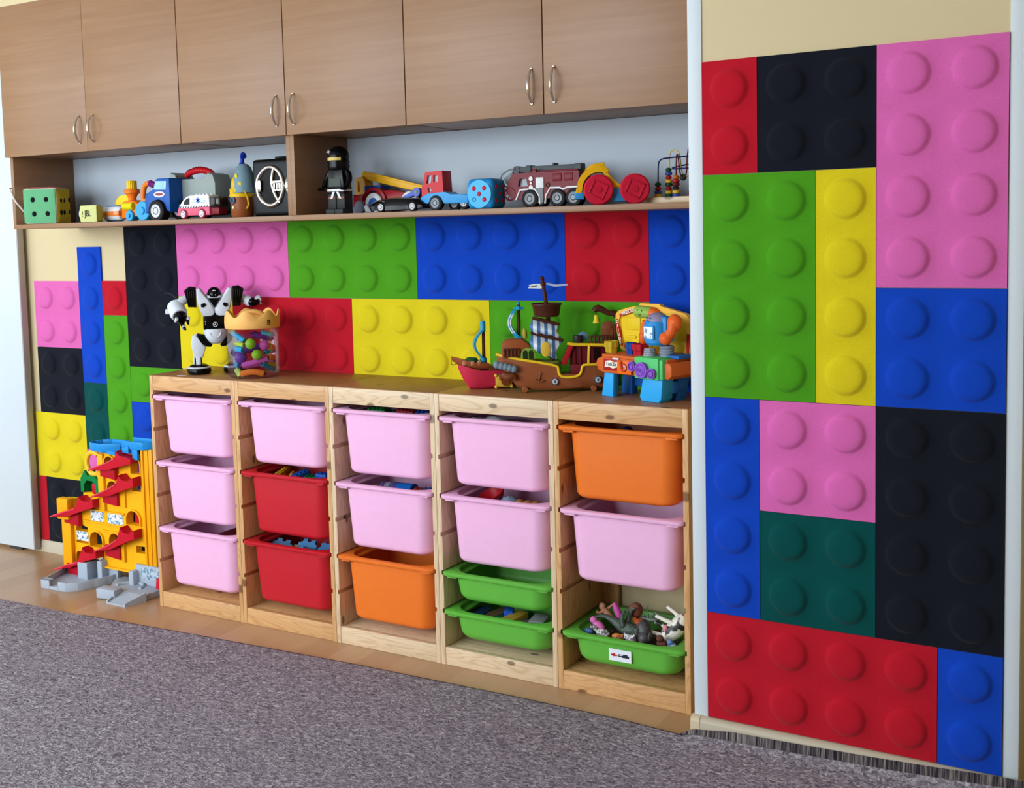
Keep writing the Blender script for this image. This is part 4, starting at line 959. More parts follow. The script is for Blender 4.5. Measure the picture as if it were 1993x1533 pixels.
def sail(corn, bul, name='sail'):
    (a, b, c, d) = [Vector(q) for q in corn]; m = M(); n = 12; F = []
    for off in (0, 2.2):
        G = {}
        for i in range(n + 1):
            for j in range(n + 1):
                u, v = i / n, j / n; p = a.lerp(b, u).lerp(d.lerp(c, u), v); p.y += -bul * math.sin(PI * v) * (.7 + .3 * math.sin(PI * u)) - 5 * math.sin(u * 3 * PI) * .3 + off; p.x -= bul * .34 * math.sin(PI * v)
                p.z += 3 * math.cos(u * 6 * PI) * (1 if v > .85 else .2); G[i, j] = m.bm.verts.new(p)
        for i in range(n):
            for j in range(n): m.bm.faces.new((G[i, j], G[i + 1, j], G[i + 1, j + 1], G[i, j + 1]))
        F.append(G)
    for i in range(n):
        for j0 in (0, n): m.bm.faces.new((F[0][i, j0], F[0][i + 1, j0], F[1][i + 1, j0], F[1][i, j0])); m.bm.faces.new((F[0][j0, i], F[0][j0, i + 1], F[1][j0, i + 1], F[1][j0, i]))
    return m.build(name, SAIL, t, sharp=70)
sail(((32, -16, 236), (112, -16, 214), (124, -18, 174), (30, -18, 193)), 26)
s2 = sail(((26, -18, 188), (124, -18, 162), (108, -22, 104), (40, -22, 132)), 32)
M().prism(circ(70, 142, 15, 25, 20), -52.5, -46, 'y', 1).build('sail_crest', PL((214, 178, 62), .5), s2)
m = M().prism([(20, 346), (24, 342), (18, 336), (62, 334), (64, 350), (40, 350)], -2, 0, 'y').build('flag', PL((236, 240, 244), .5), t)
M().prism([(28, 344), (48, 346), (48, 341), (28, 339)], -2.6, -2, 'y').build('flag_lines', PL((120, 124, 130), .5), m)
M().tube([(70, 0, 350), (90, 0, 348), (104, 0, 342), (120, 0, 343), (146, 0, 345)], [3, 3.5, 4, 3.5, 3], 8, 1, flat=.3).build('streamer', PL((176, 190, 220), .5), t)
m = M().box(150, 282, -26, 26, 58, 88, 2).box(150, 282, -8, 26, 88, 152, 2)
for x in (160, 178, 206): m.box(x, x + 8, -12, -7, 60, 150, 1)
m.build('poop_cabin', PL((104, 26, 34), .4), t)
M().prism([(118, 88), (148, 156), (164, 156), (138, 88)], -24, 24, 'y', 3).build('companion_ramp', PL((170, 28, 40), .4), t)
M().box(226, 246, -13, -9, 100, 138, 1).build('cabin_window', PL((24, 14, 16), .3), t)
M().tube([(140, -28, 158), (160, -29, 153), (200, -29, 152), (284, -26, 148)], 5.5, 10, 1).tube([(211, -30, 150), (209, -33, 120), (208, -34, 92)], 4.4, 10).build('poop_rail', PL((234, 194, 40), .35), t)
M().box(140, 286, -26, 26, 150, 156, 2).build('poop_deck', PL((92, 46, 30), .4), t)
m = M().box(214, 280, -27, -22, 176, 181, 1)
for k in range(6): m.cyl((218 + k * 12, -24.5, 155), (218 + k * 12, -24.5, 178), 3.2)
m.build('railing', DB, t)
M().lathe([(0, 154), (14, 155), (17, 168), (15, 181), (0, 182)], (176, -10, 0), 20).build('cask', PL((48, 40, 42), .4), t)
M().lathe_on((192, 6, 176), (192, -6, 176), [(0, 0), (10, 0), (16, 2), (16, -2), (10, 0), (0, 0)], 18).build('steering_wheel', PL((96, 130, 160), .35), t)
M().prism(arch(252, 298, 154, 224), 2, 14, 'y', 3).prism(arch(260, 290, 158, 214), -1, 4, 'y', 1.5).build('stern_board', PL((128, 72, 46), .4), t)
m = M().tube([(230, 4, 256), (240, 4, 268), (256, 4, 262), (278, 4, 248), (298, 4, 250), (302, 4, 236)], [9, 12, 10, 8, 11, 9], 12, 1).build('lantern_arm', DB, t)
M().lathe([(0, 246), (6, 244), (8, 228), (11, 220), (12, 218), (0, 218)], (237, 4, 0), 18).build('bell', PL((232, 200, 60), .3), t)
m = M(); a, b = Vector((-94, -40, 96)), Vector((-26, -40, 77))
m.lathe_on(a, b, [(0, 0), (9, 0), (11, 3), (11, -3), (9, 0), (0, 0)], 20)
for k in range(5): p = a.lerp(b, .1 + k * .2); m.sph(p, (12.5, 12.5, 12.5), 16, 10)
m.build('cannon', PL((118, 138, 152), .35), t)
M().tube([(-70, -30, 62), (-52, -38, 52), (-36, -36, 58), (-30, -34, 44)], [12, 13, 11, 8], 12, 1).build('cannon_mount', PL((120, 66, 38), .4), t)
for x, z in ((98, 36), (236, 39)):
    d_ = M().cyl((x, -34, z), (x, -40, z), 11.5, n=26).build('medallion', PL((206, 208, 214), .45), t); M().torus((x, -40, z), 10.5, 1.6, 'y', 26, 8).build('medallion_ring', PL((70, 76, 96), .4), d_)
    M().sph((x + 1, -40, z), (4.5, 1.5, 5.5), 12, 8).build('medallion_boss', PL((96, 104, 124), .4), d_)
M().tube([(52, -38, 66), (47, -38, 34)], 2.6, 8).tube([(34, -38, 44), (46, -38, 34), (62, -38, 40)], 2.6, 8, 1).tube([(44, -38, 58), (58, -38, 61)], 2.2, 8).build('anchor', PL((140, 80, 50), .4), t)
for x in (2, 224): M().lathe_on((x, -22, 10), (x, -32, 10), [(0, 0), (8, 0), (10, 2), (10, -2), (8, 0), (0, 0)], 20).lathe_on((x, 32, 10), (x, 22, 10), [(0, 0), (8, 0), (10, 2), (10, -2), (8, 0), (0, 0)], 20).build('wheel', BR, t)
M().cyl((-14, 0, 170), (-14, 0, 284), 6, 5).build('bow_mast', PL((70, 40, 30), .4), t)
m = M(); rings = []
for k in range(13):
    a = k / 12; z = 182 + 84 * a; x = -24 - 28 * math.sin(PI * (a * .85 + .05)); rings.append([(x, -16, z), (x + 16 - 6 * a, -17, z), (x + 16 - 6 * a, 15, z), (x, 15, z)])
m.loft(rings).sph((-14, 0, 272), (9, 9, 8)).box(-30, 4, -5, 5, 268, 276, 3).sph((-14, 0, 288), 6).box(-28, -2, -8, 8, 172, 182, 4).build('bow_sail', PL((36, 150, 196), .35), t)
m = M(); rings = []
for k in range(11):
    a = .12 + .76 * k / 10; z = 182 + 84 * a; x = -24 - 28 * math.sin(PI * (a * .85 + .05)); rings.append([(x + 2, -18.2, z), (x + 6, -18.4, z), (x + 6, -15, z), (x + 2, -15, z)])
m.loft(rings)
rings = []
for k in range(11):
    a = .12 + .76 * k / 10; z = 182 + 84 * a; x = -24 - 28 * math.sin(PI * (a * .85 + .05)); rings.append([(x + 9, -18.2, z), (x + 12.5, -18.4, z), (x + 12.5, -15, z), (x + 9, -15, z)])
m.loft(rings).build('sail_stripe', PL((226, 234, 240), .4), t)

# play workbench with a robot head
t = thing('toy_workbench', 'orange and blue play workbench with a yellow back panel and a blue robot', 'toy workbench', (1.279, -.170, TZ), -20, GT)
OB, LB, RB = PL((208, 100, 44), .4), PL((50, 166, 234), .35), PL((28, 96, 176), .4)
M().prism([(0, 0), (50, 0), (54, 74), (14, 74)], 0, 26, 'y', 3).build('leg', LB, t)
M().prism([(4, 0), (50, 0), (54, 74), (14, 74)], 84, 112, 'y', 3).build('leg', RB, t)
M().prism([(162, 12), (170, 0), (240, 0), (250, 12), (256, 74), (178, 74)], 0, 52, 'y', 4).build('leg', LB, t)
M().prism([(174, 0), (246, 0), (262, 74), (180, 74)], 74, 118, 'y', 3).build('leg', RB, t)
m = M().box(52, 178, 96, 104, 26, 74, 2)
for k in range(5): m.box(56, 100, 93, 97, 34 + k * 8, 37 + k * 8)
m.box(186, 256, 50, 78, 24, 62, 3); m.build('cross_brace', RB, t)
M().prism([(6, 73), (-16, 80), (-26, 100), (-20, 116), (-6, 122), (282, 122), (290, 110), (290, 84), (278, 73)], 2, 124, 'y', 5).box(-4, 270, 8, 118, 120, 131, 2).build('bench_top', OB, t)
M().box(12, 76, -1.5, 4, 83, 118, 1).build('sign_board', PL((170, 34, 40), .4), t)
sg = M().prism([(18, 92), (36, 95), (54, 90), (74, 96), (76, 112), (60, 110), (44, 115), (24, 112)], -3, 0, 'y').build('sign_banner', PL((236, 232, 206), .5), t)
lettering('lettering', '1an2k', .0165, (.047, -.0032, .1035), PL((44, 52, 110), .5), t, extrude=.0004, sx=1.15, bold=.0003)
M().box(52, 78, -2, 3, 118, 124, 1).build('badge', PL((230, 214, 220), .5), t)
s3 = M().box(76, 136, -8, 2, 76, 118, 3).build('slide_plate', PL((240, 110, 30), .35), t)
M().torus((106, -9, 97), 10, 4, 'y', 20, 8).tube([(96, -12, 116), (98, -13, 104), (100, -12, 96)], 4, 8, 1).build('hook', PL((206, 70, 26), .35), s3)
M().tube([(112, -11, 90), (118, -12, 98), (112, -12, 106), (108, -11, 100)], 1.6, 6, 1).build('hook_mark', PL((230, 226, 224), .4), s3)
M().box(155, 252, -14, 62, 70, 136, 4).box(250, 264, -8, 60, 72, 132, 3).build('vice_block', PL((86, 196, 112), .4), t)
PUR = PL((140, 86, 196), .35)
lv = M().cyl((151, -12, 106), (151, -24, 106), 15).cyl((192, -13, 98), (192, -26, 98), 24).cyl((230, -12, 90), (230, -24, 90), 16).prism([(150, 100), (231, 84), (231, 96), (150, 112)], -22, -13, 'y', 2).build('vice_lever', PUR, t)
m = M()
for x, z, r in ((151, 106, 9), (230, 90, 10), (192, 98, 17)): m.torus((x, -25, z), r, 2, 'y', 24, 8)
m.torus((186, -26, 98), 5, 1.6, 'y', 16, 6).torus((198, -26, 95), 5, 1.6, 'y', 16, 6).build('lever_rings', PL((112, 62, 168), .35), lv)
def cup(x0, x1, y, c, lab):
    cx, r = (x0 + x1) / 2, (x1 - x0) / 2 * .86
    M().lathe([(2, 130), (r * .8, 131), (r * .84, 146), (r, 148), (r, 166), (r - 3, 168), (r - 4, 150), (2, 148)], (cx, y, 0), 36, None, lambda u, z: 1 + .07 * math.cos(u * 2 * PI * 8)).build(lab, clear_plastic('cup_%d' % c[0], c, .1) if False else PL(c, .22), t)
cup(-36, 14, 58, (196, 166, 40), 'cup'); cup(56, 97, 58, (28, 70, 160), 'cup'); cup(93, 151, 50, (186, 28, 46), 'cup')
m = M()
for k in range(4): m.lathe([(2, 0), (20 - k * 1.2, 0), (21 - k * 1.2, 3), (20 - k * 1.2, 6), (2, 6)], (180, 30, 134 + k * 6.4), 8 if k > 1 else 22)
m.build('bolt', PL((150, 154, 166), .4), t)
m = M()
for k in range(4): m.torus((222, 60, 136 + k * 9), 18, 5, 'z', 22, 8)
m.build('neck_spring', PL((140, 146, 164), .4), t)
M().box(196, 282, 44, 118, 130, 140, 3).build('robot_base', PL((32, 104, 186), .4), t)
rb = M().lathe([(2, 168), (32, 170), (40, 178), (41, 236), (38, 242), (2, 242)], (202, 44, 0), 30).box(206, 250, 26, 66, 180, 258, 8).build('robot_body', PL((46, 142, 212), .35), t)
M().sph((202, 42, 240), (37, 36, 28), 26, 14).build('robot_head', PL((150, 140, 168), .35), rb)
M().box(180, 222, 1, 12, 186, 232, 5).build('window_frame', PL((52, 150, 220), .35), rb)
M().box(184, 218, -.5, 4, 191, 227, 1).build('window_card', speckled('card_print', (232, 236, 240), (120, 150, 170), 70, .56), rb)
M().tube([(188, 9, 246), (194, 6, 243), (203, 5, 244)], 1.2, 6, 1).sph((203, 7.5, 253), 2.4, 10, 6).sph((190, 8.5, 254), 2.4, 10, 6).build('face_lines', PL((30, 26, 40), .4), rb)
m = M().sph((272, 40, 240), (24, 22, 26), 20, 12).tube([(272, 34, 236), (272, 26, 214), (258, 18, 196)], [18, 14, 17], 14, 2).sph((256, 16, 194), (20, 18, 20), 18, 12); m.build('robot_arm', PL((228, 100, 40), .35), rb)
m = M().sph((146, 40, 190), (16, 15, 22), 16, 10).tube([(146, 40, 204), (148, 42, 226), (152, 44, 238)], [12, 10, 11], 12, 1); m.build('robot_arm', PL((226, 96, 36), .35), rb)
bo = [(-10, 131), (-24, 138), (-40, 189), (-46, 231), (-44, 248), (-32, 259), (10, 270), (58, 279), (63, 286), (144, 286), (152, 279), (200, 270), (250, 260), (266, 244), (270, 200), (262, 131)]
bi = [(-8, 140), (-26, 190), (-31, 228), (-24, 244), (20, 256), (110, 266), (200, 256), (244, 246), (252, 228), (254, 190), (246, 140)]
bp_ = M().holed(bo, [bi], 114, 130).build('back_frame', PL((244, 186, 70), .4), t)
m = M().prism(bi, 121, 128, 'y')
for b_ in ((-6, 60, 200, 240), (66, 100, 190, 234), (-10, 40, 172, 182), (6, 54, 146, 168), (62, 110, 150, 180)): m.box(b_[0], b_[1], 116, 123, b_[2], b_[3], 3)
m.build('back_panel', PL((236, 200, 36), .4), bp_)
m = LS = PL((190, 40, 48), .4); M().prism([(-26, 248), (-22, 241), (52, 262), (52, 272)], 111, 118, 'y').build('letter_strip', LS, bp_); M().prism([(-42, 232), (-34, 232), (-24, 190), (-14, 150), (-20, 146), (-36, 190)], 111, 118, 'y').build('letter_strip', LS, bp_); M().prism([(268, 200), (256, 200), (254, 142), (262, 140)], 111, 118, 'y').build('letter_strip', LS, bp_)
lettering('lettering', 'MEZCLA', .015, (.014, .1105, .2575), PL((240, 226, 214), .5), bp_, rot=(PI / 2, -math.radians(15), 0), extrude=.0004, sx=1.05, bold=.0004)
for k, ch in enumerate('EQUIPO'): lettering('lettering', ch, .013, (-.0215 - .0027 * (k if k < 4 else 4) - (.001 if k > 4 else 0), .1105, .156 + .0135 * k), PL((240, 226, 214), .5), bp_, rot=(PI / 2, 0, 0), extrude=.0004, bold=.0004)
M().lathe_on((58, 104, 262), (124, 104, 258), [(0, 0), (15, 0), (19, 4), (19, -4), (16, 0), (0, 0)], 24).build('roller', PL((150, 186, 84), .4), bp_)
m = M().sph((78, 86.5, 266), (2.4, 1.5, 3.4), 8, 6).sph((96, 86.5, 265), (2.4, 1.5, 3.4), 8, 6).tube([(76, 88, 256), (86, 86, 251), (97, 88, 255)], 1.3, 6, 2); m.build('roller_face', PL((30, 30, 24), .4), bp_)
M().lathe_on((122, 104, 258), (150, 104, 254), [(0, 0), (17, 0), (20, 3), (14, -6), (8, 0), (0, 0)], 22).build('roller_cap', PL((236, 110, 40), .35), bp_)
# ---------------------------------------------------------------- yellow ball-run tower on the floor
t = thing('ball_run_tower', 'yellow toy ball-run tower with red ramps standing on grey bases beside the first frame', 'toy tower', (-1.0, -.19, 0), 0)
YT = PL((244, 178, 20), .38); RT = PL((196, 24, 44), .35); BT = PL((38, 142, 214), .35); GG = PL((166, 176, 190), .45); GN = PL((8, 124, 62), .38)
outer = [(-40, 60), (228, 60), (228, 548), (-6, 548), (-30, 545), (-34, 470), (-60, 452), (-38, 430), (-34, 378), (-142, 368), (-142, 300), (-150, 286), (-196, 284), (-206, 300), (-206, 334), (-272, 330), (-272, 262), (-262, 236), (-256, 120), (-252, 30), (-210, 30), (-206, 96), (-198, 108), (-150, 112), (-140, 104), (-100, 104), (-44, 110)]
holes = [arch(122, 200, 262, 322), arch(-106, -30, 142, 208), arch(12, 80, 160, 214), arch(16, 84, 388, 436), arch(162, 216, 478, 542), arch(4, 66, 486, 538), [(156, 404), (208, 404), (208, 428), (156, 428)], [(164, 146), (222, 146), (222, 176), (164, 176)], [(-200, 146), (-126, 146), (-126, 156), (-200, 156)], [(-200, 198), (-126, 198), (-126, 218), (-160, 226), (-198, 222)]]
bd = M().holed(outer, holes, 0, 30).build('board', YT, t)
m = M()
for x0, x1, z0, z1 in ((122, 200, 262, 322), (-106, -30, 142, 208), (12, 80, 160, 214), (16, 84, 388, 436), (162, 216, 478, 542), (4, 66, 486, 538)):
    a = arch(x0, x1, z0, z1); b = arch(x0 - 6, x1 + 6, z0 - 2, z1 + 6)
    m.holed(b, [a], -9, 0)
m.box(-140, 110, -10, 0, 246, 252, 1).box(-140, 110, -10, 0, 298, 304, 1).box(84, 120, -8, 0, 330, 470, 2).box(-34, 0, -12, 0, 300, 545, 3).box(86, 104, -12, 0, 100, 240, 2).box(-40, 226, -14, 0, 60, 68, 2).box(-30, 150, -10, 0, 216, 222, 1).build('arch_rims', YT, bd)
for b_ in ((140, 196, 264, 310), (-60, -32, 144, 196), (176, 214, 482, 530)): M().box(b_[0], b_[1], 22, 32, b_[2], b_[3], 2).build('red_flap', RT, bd)
m = M().box(226, 290, -10, 70, 44, 588, 4).box(232, 244, -16, -8, 60, 584, 2).box(258, 270, -14, -8, 60, 586, 2).build('lift_column', PL((236, 162, 14), .38), t)
M().box(-275, -206, -34, 2, 248, 338, 4).box(-268, -212, -20, 2, 34, 250, 4).build('left_post', PL((240, 166, 16), .38), t)
M().torus((-74, 6, 498), 42, 10, 'y', 32, 8, (PI * .28, PI * 1.78), 1.0, 1.12).tube([(-48, 4, 456), (-34, 4, 444), (-28, 4, 420)], 9, 8, 1).build('loop_ring', PL((246, 190, 50), .38), t)
M().holed([(-146, 372), (-146, 430), (-120, 466), (-104, 446), (-62, 446), (-36, 428), (-30, 400), (-30, 372), (-52, 372), (-56, 408), (-74, 424), (-110, 424), (-126, 404), (-126, 374)], [], -8, 44).box(-126, -60, 30, 44, 374, 430, 2).build('green_arch', GN, t)
M().box(-82, -58, -4, 24, 368, 412, 3).build('red_flap', RT, t)
rails = [((-50, 480), (60, 518), (118, 548), (126, 576), (140, 556), (180, 552), (206, 548), (206, 528), (150, 514), (70, 492)),
         ((-44, 366), (60, 408), (118, 442), (130, 476), (150, 454), (188, 452), (214, 472), (214, 432), (160, 418), (70, 382)),
         ((-304, 256), (-220, 284), (-140, 314), (-118, 362), (-98, 344), (-58, 342), (-32, 358), (-32, 322), (-100, 302), (-200, 266)),
         ((-36, 138), (50, 172), (106, 208), (124, 258), (142, 236), (176, 234), (206, 254), (206, 216), (150, 200), (60, 156)),
         ((-296, 24), (-220, 54), (-140, 84), (-112, 146), (-94, 124), (-56, 122), (-30, 140), (-30, 106), (-90, 92), (-190, 48))]
for k, r in enumerate(rails):
    rl = M().prism(r, -46, -2, 'y', 2).build('ramp', RT, t)
    a, b = r[0], r[-1]
    M().tube([(r[0][0], -44, r[0][1]), (r[1][0], -46, r[1][1]), (r[2][0] - 6, -46, r[2][1] - 8)], 4, 8).tube([(r[0][0], -10, r[0][1]), (r[1][0], -10, r[1][1]), (r[2][0] - 6, -10, r[2][1] - 8)], 4, 8).build('ramp_edge', PL((222, 60, 80), .35), rl)
for x0, x1, z0, z1 in ((-6, 82, 446, 500), (2, 88, 336, 388), (-246, -156, 224, 276), (0, 88, 110, 164), (-246, -166, 4, 56)):
    M().prism([(x0, z0 + 8), (x1, z0), (x1, z1), (x0, z1)], -22, 4, 'y', 2).build('ramp_pocket', PL((182, 22, 40), .4), t)
ST = speckled('sticker_print', (222, 232, 240), (90, 140, 176), 90, .52)
for b_ in ((-102, -24, 253, 295), (4, 92, 251, 296), (-196, -124, 158, 197)):
    s_ = M().box(b_[0], b_[1], -1.2, 3, b_[2], b_[3]).build('sticker', ST, t); M().sph(((b_[0] + b_[1]) / 2 - 14, -1, (b_[2] + b_[3]) / 2 - 2), (9, 1.2, 12), 14, 8).sph(((b_[0] + b_[1]) / 2 + 16, -1, (b_[2] + b_[3]) / 2 + 3), (12, 1.2, 9), 14, 8).build('sticker_shape', PL((226, 220, 226), .5), s_)
# blue trays on top
m = M(); P_ = [(104, -6), (30, -44), (-20, -44), (-46, -30), (-52, 0), (-40, 30), (-8, 52), (40, 56), (104, 50)]
m.prism(P_, 562, 570, 'z', 2)
for a, b in zip(P_, P_[1:]):
    d_ = (Vector((b[0], b[1], 0)) - Vector((a[0], a[1], 0))); L = d_.length; ang = math.atan2(d_.y, d_.x)
    m.box(-2, L + 2, -2.5, 2.5, 568, 598, 1.5, Matrix.Translation((a[0], a[1], 0)) @ Matrix.Rotation(ang, 4, 'Z'))
m.prism([(-40, 562), (100, 550), (100, 565), (-44, 570)], -30, 40, 'y', 3).build('catch_tray', BT, t)
m = M(); P_ = [(126, -14), (200, -30), (262, -26), (288, 0), (288, 50), (126, 50)]
m.prism(P_, 584, 590, 'z', 2)
for a, b in zip(P_, P_[1:] + P_[:1]):
    if a == (126, 50): continue
    d_ = (Vector((b[0], b[1], 0)) - Vector((a[0], a[1], 0))); L = d_.length; ang = math.atan2(d_.y, d_.x)
    m.box(-2, L + 2, -2.5, 2.5, 588, 616, 1.5, Matrix.Translation((a[0], a[1], 0)) @ Matrix.Rotation(ang, 4, 'Z'))
m.box(130, 226, -20, 40, 562, 588, 3).box(196, 226, -26, 4, 540, 590, 3).box(170, 184, -34, -22, 566, 596, 2).build('top_tray', BT, t)
# grey bases
P_ = [(-197, -187), (-60, -180), (-20, -150), (6, -90), (22, -30), (30, 30), (-250, 30), (-262, -10)]
m = M().prism(P_, 0, 10, 'z', 2)
for a, b in list(zip(P_, P_[1:] + P_[:1])):
    d_ = (Vector((b[0], b[1], 0)) - Vector((a[0], a[1], 0))); L = d_.length; ang = math.atan2(d_.y, d_.x)
    if a == (-197, -187):
        for q0, q1, h in ((-3, 46, 40), (46, 96, 14), (96, L + 3, 38)): m.box(q0, q1, -2, 5, 0, h, 2, Matrix.Translation((a[0], a[1], 0)) @ Matrix.Rotation(ang, 4, 'Z'))
        m.box(-3, 46, -2, 24, 34, 40, 2, Matrix.Translation((a[0], a[1], 0)) @ Matrix.Rotation(ang, 4, 'Z')); continue
    m.box(-3, L + 3, -3, 3, 0, 36 if a[1] < 0 else 30, 2, Matrix.Translation((a[0], a[1], 0)) @ Matrix.Rotation(ang, 4, 'Z'))
m.box(-146, -86, -48, 20, 8, 80, 4).box(-256, -206, -8, 28, 8, 60, 3).box(-44, -16, -30, 30, 8, 92, 3).box(-16, 40, 4, 28, 8, 86, 2)
m.build('left_base', GG, t)
P_ = [(120, -148), (136, -160), (214, -196), (316, -202), (360, -120), (350, -20), (240, 24), (40, 24), (46, -30)]
m = M().prism([(140, -130), (262, -130), (330, -120), (340, -30), (240, 24), (60, 24), (52, -20), (90, -70)], 0, 26, 'z', 3)
m.box(0, 94, -26, 20, 4, 44, 4, Matrix.Translation((126, -158, 0)) @ Matrix.Rotation(math.radians(6), 4, 'Z'))
m.loft([[(214, -204, 0), (316, -204, 0), (316, -204, 6), (214, -204, 6)], [(196, -120, 0), (338, -120, 0), (338, -120, 27), (196, -120, 27)]])
for x0, x1 in ((214, 196), (310, 332)): m.loft([[(x0, -206, 0), (x0 + 8, -206, 0), (x0 + 8, -206, 14), (x0, -206, 14)], [(x1, -116, 0), (x1 + 8, -116, 0), (x1 + 8, -116, 36), (x1, -116, 36)]])
m.torus((196, -84, 28), 62, 7, 'z', 24, 8, (PI * .05, PI * 1.0)).box(176, 336, -22, -8, 20, 106, 3).box(168, 196, -52, -8, 20, 84, 5)
m.build('right_base', GG, t)
M().box(212, 330, -23.5, -21, 50, 98, 1).build('base_sticker', speckled('base_sticker_print', (176, 190, 202), (96, 130, 152), 110, .54), t)
M().prism([(330, 34), (336, 76), (400, 84), (404, 40), (376, 26)], -60, 0, 'y', 5).build('red_spout', RT, t)

# ---------------------------------------------------------------- what lies in the bins
def brick(x, y, ztop, sx, sy, sz, c, lab, group, rz=0, rx=0, studs=True, name='toy_brick', cat='brick'):
    m = M(1).box(-sx / 2, sx / 2, -sy / 2, sy / 2, -sz, 0, .0015)
    if studs:
        for i in range(max(1, int(sx / .016))):
            for j in range(max(1, int(sy / .016))): m.cyl((-sx / 2 + .008 + i * .016, -sy / 2 + .008 + j * .016, -.001), (-sx / 2 + .008 + i * .016, -sy / 2 + .008 + j * .016, .004), .0048, n=12)
    o = m.build(name, PL(c, .35), None, (x, y, ztop), rot=(rx, 0, rz)); return tag(o, lab, cat, group)
def heap(x0, x1, z0, z1, cols, lab, n=40, name='brick_heap'):
    rnd = random.Random(int(x0 * 1000) + int(z0 * 100)); m = M(1)
    for k in range(n):
        s_ = rnd.uniform(.012, .02); m.box(-s_ * 1.5, s_ * 1.5, -s_, s_, -s_ * .7, s_ * .7, .002, Matrix.Translation((rnd.uniform(x0 + .055, x1 - .055), rnd.uniform(-.235, -.115), rnd.uniform(min(z0 + .022, z1 - .023), z1 - .022))) @ Euler((rnd.uniform(-.5, .5), rnd.uniform(-.3, .3), rnd.uniform(0, 3))).to_matrix().to_4x4())
    o = m.build(name, speckled('heap_%s' % (int(x0 * 100)), cols[0], cols[1], 26, .5), None); o['kind'] = 'stuff'; tag(o, lab, 'bricks'); return o
def UC(u): return FX + (u + .5) * FW_
brick(UC(0) + .075, -.17, .297, .095, .17, .191, (92, 18, 26), 'dark red box inside the lowest pink bin of the left frame', 'box in the lowest pink bin', 0, 0, False, 'toy_box', 'box')
c = UC(1); heap(c - .15, c + .15, .365, .525, ((150, 40, 30), (40, 70, 120)), 'heap of mixed toy bricks deep in the upper red bin')
G1 = 'bricks in the upper red bin'
brick(-.028, -.2, .560, .022, .11, .03, (226, 176, 40), 'long yellow brick sticking up in the upper red bin', G1, .2, .12); brick(.027, -.19, .556, .03, .05, .03, (222, 130, 40), 'amber brick between the yellow and blue ones in the upper red bin', G1, .5)
brick(.066, -.2, .563, .034, .064, .04, (34, 84, 170), 'blue brick left of the green one in the upper red bin', G1, -.3, .2); brick(.112, -.19, .553, .05, .05, .03, (24, 110, 64), 'green brick in the upper red bin', G1, .3); brick(.172, -.2, .568, .05, .034, .045, (30, 80, 176), 'blue brick at the right side of the upper red bin', G1, 0)
c = UC(1); heap(c - .15, c + .15, .107, .262, ((60, 110, 160), (150, 150, 140)), 'heap of foam puzzle pieces deep in the lower red bin', 30, 'foam_heap')
def puzzle(x, y, z, rot, c_, lab):
    P_ = []
    for q in range(4):
        a = q * PI / 2; R_ = Matrix.Rotation(a, 2)
        sgn = 1 if q % 2 else -1
        for px, py in ((-26, -26), (-8, -26), (-9, -26 - 7 * sgn), (-5, -26 - 14 * sgn), (5, -26 - 14 * sgn), (9, -26 - 7 * sgn), (8, -26)):
            v = R_ @ Vector((px, py)); P_.append((v.x, v.y))
    o = M().prism(P_, -6, 6, 'z', 1).build('puzzle_piece', felt('foam_%d' % c_[0], c_), None, (x, y, z), rot=rot); tag(o, lab, 'puzzle piece', 'foam puzzle pieces in the lower red bin')
puzzle(-.036, -.2, .279, (.5, .2, .3), (110, 160, 210), 'light blue foam puzzle piece at the left in the lower red bin'); puzzle(.024, -.17, .270, (.1, -.2, .9), (196, 180, 130), 'cream foam puzzle piece between the blue ones in the lower red bin')
puzzle(.088, -.2, .290, (.7, .1, .1), (84, 142, 196), 'large tilted blue foam puzzle piece in the lower red bin'); puzzle(.122, -.228, .280, (.3, .3, 1.1), (96, 152, 204), 'blue foam puzzle piece lying against the tilted one in the lower red bin'); puzzle(.178, -.19, .292, (.5, -.2, .6), (78, 134, 190), 'blue foam puzzle piece at the right side of the lower red bin')
c = UC(2); heap(c - .15, c + .15, .622, .785, ((110, 26, 36), (40, 60, 60)), 'heap of bricks deep in the top pink bin of the middle frame')
G2 = 'bricks in the top pink bin of the middle frame'
brick(.432, -.2, .822, .075, .05, .03, (28, 130, 66), 'green brick in the top pink bin of the middle frame', G2, .1); brick(.495, -.17, .815, .05, .04, .03, (20, 80, 52), 'dark green brick behind the bright one in the top pink bin of the middle frame', G2, .6)
brick(.553, -.19, .824, .08, .05, .035, (150, 24, 40), 'red brick in the top pink bin of the middle frame', G2, -.15); brick(.630, -.2, .823, .07, .04, .035, (32, 90, 190), 'blue brick at the right in the top pink bin of the middle frame', G2, .35, .15)
c = UC(2); heap(c - .15, c + .15, .365, .515, ((80, 90, 140), (190, 110, 90)), 'heap of small toys deep in the pink bin above the orange bin', 30, 'toy_heap')
def cupx(x0, x1, y, z, r, mat_, lab):
    o = M(1).lathe_on((x0 - (x0 + x1) / 2, 0, 0), (x1 - (x0 + x1) / 2, 0, 0), [(.002, 0), (r * .86, 0), (r * .9, .004), (r, -.012), (r * 1.04, 0), (r * .8, -.002), (.002, -.004), (.002, -.004)], 26).build('toy_cup', mat_, None, ((x0 + x1) / 2, y, z)); tag(o, lab, 'cup', 'cups in the pink bin above the orange bin')
cupx(.452, .508, -.2, .536, .030, stripes('cup_bands', 0, .05, [(0, (70, 84, 130)), (.35, (90, 54, 110)), (.6, (140, 130, 150))], .4), 'striped toy cup lying on its side in the pink bin above the orange bin'); cupx(.512, .572, -.2, .536, .031, PL((24, 100, 188), .35), 'bright blue toy cup lying on its side in the pink bin above the orange bin')
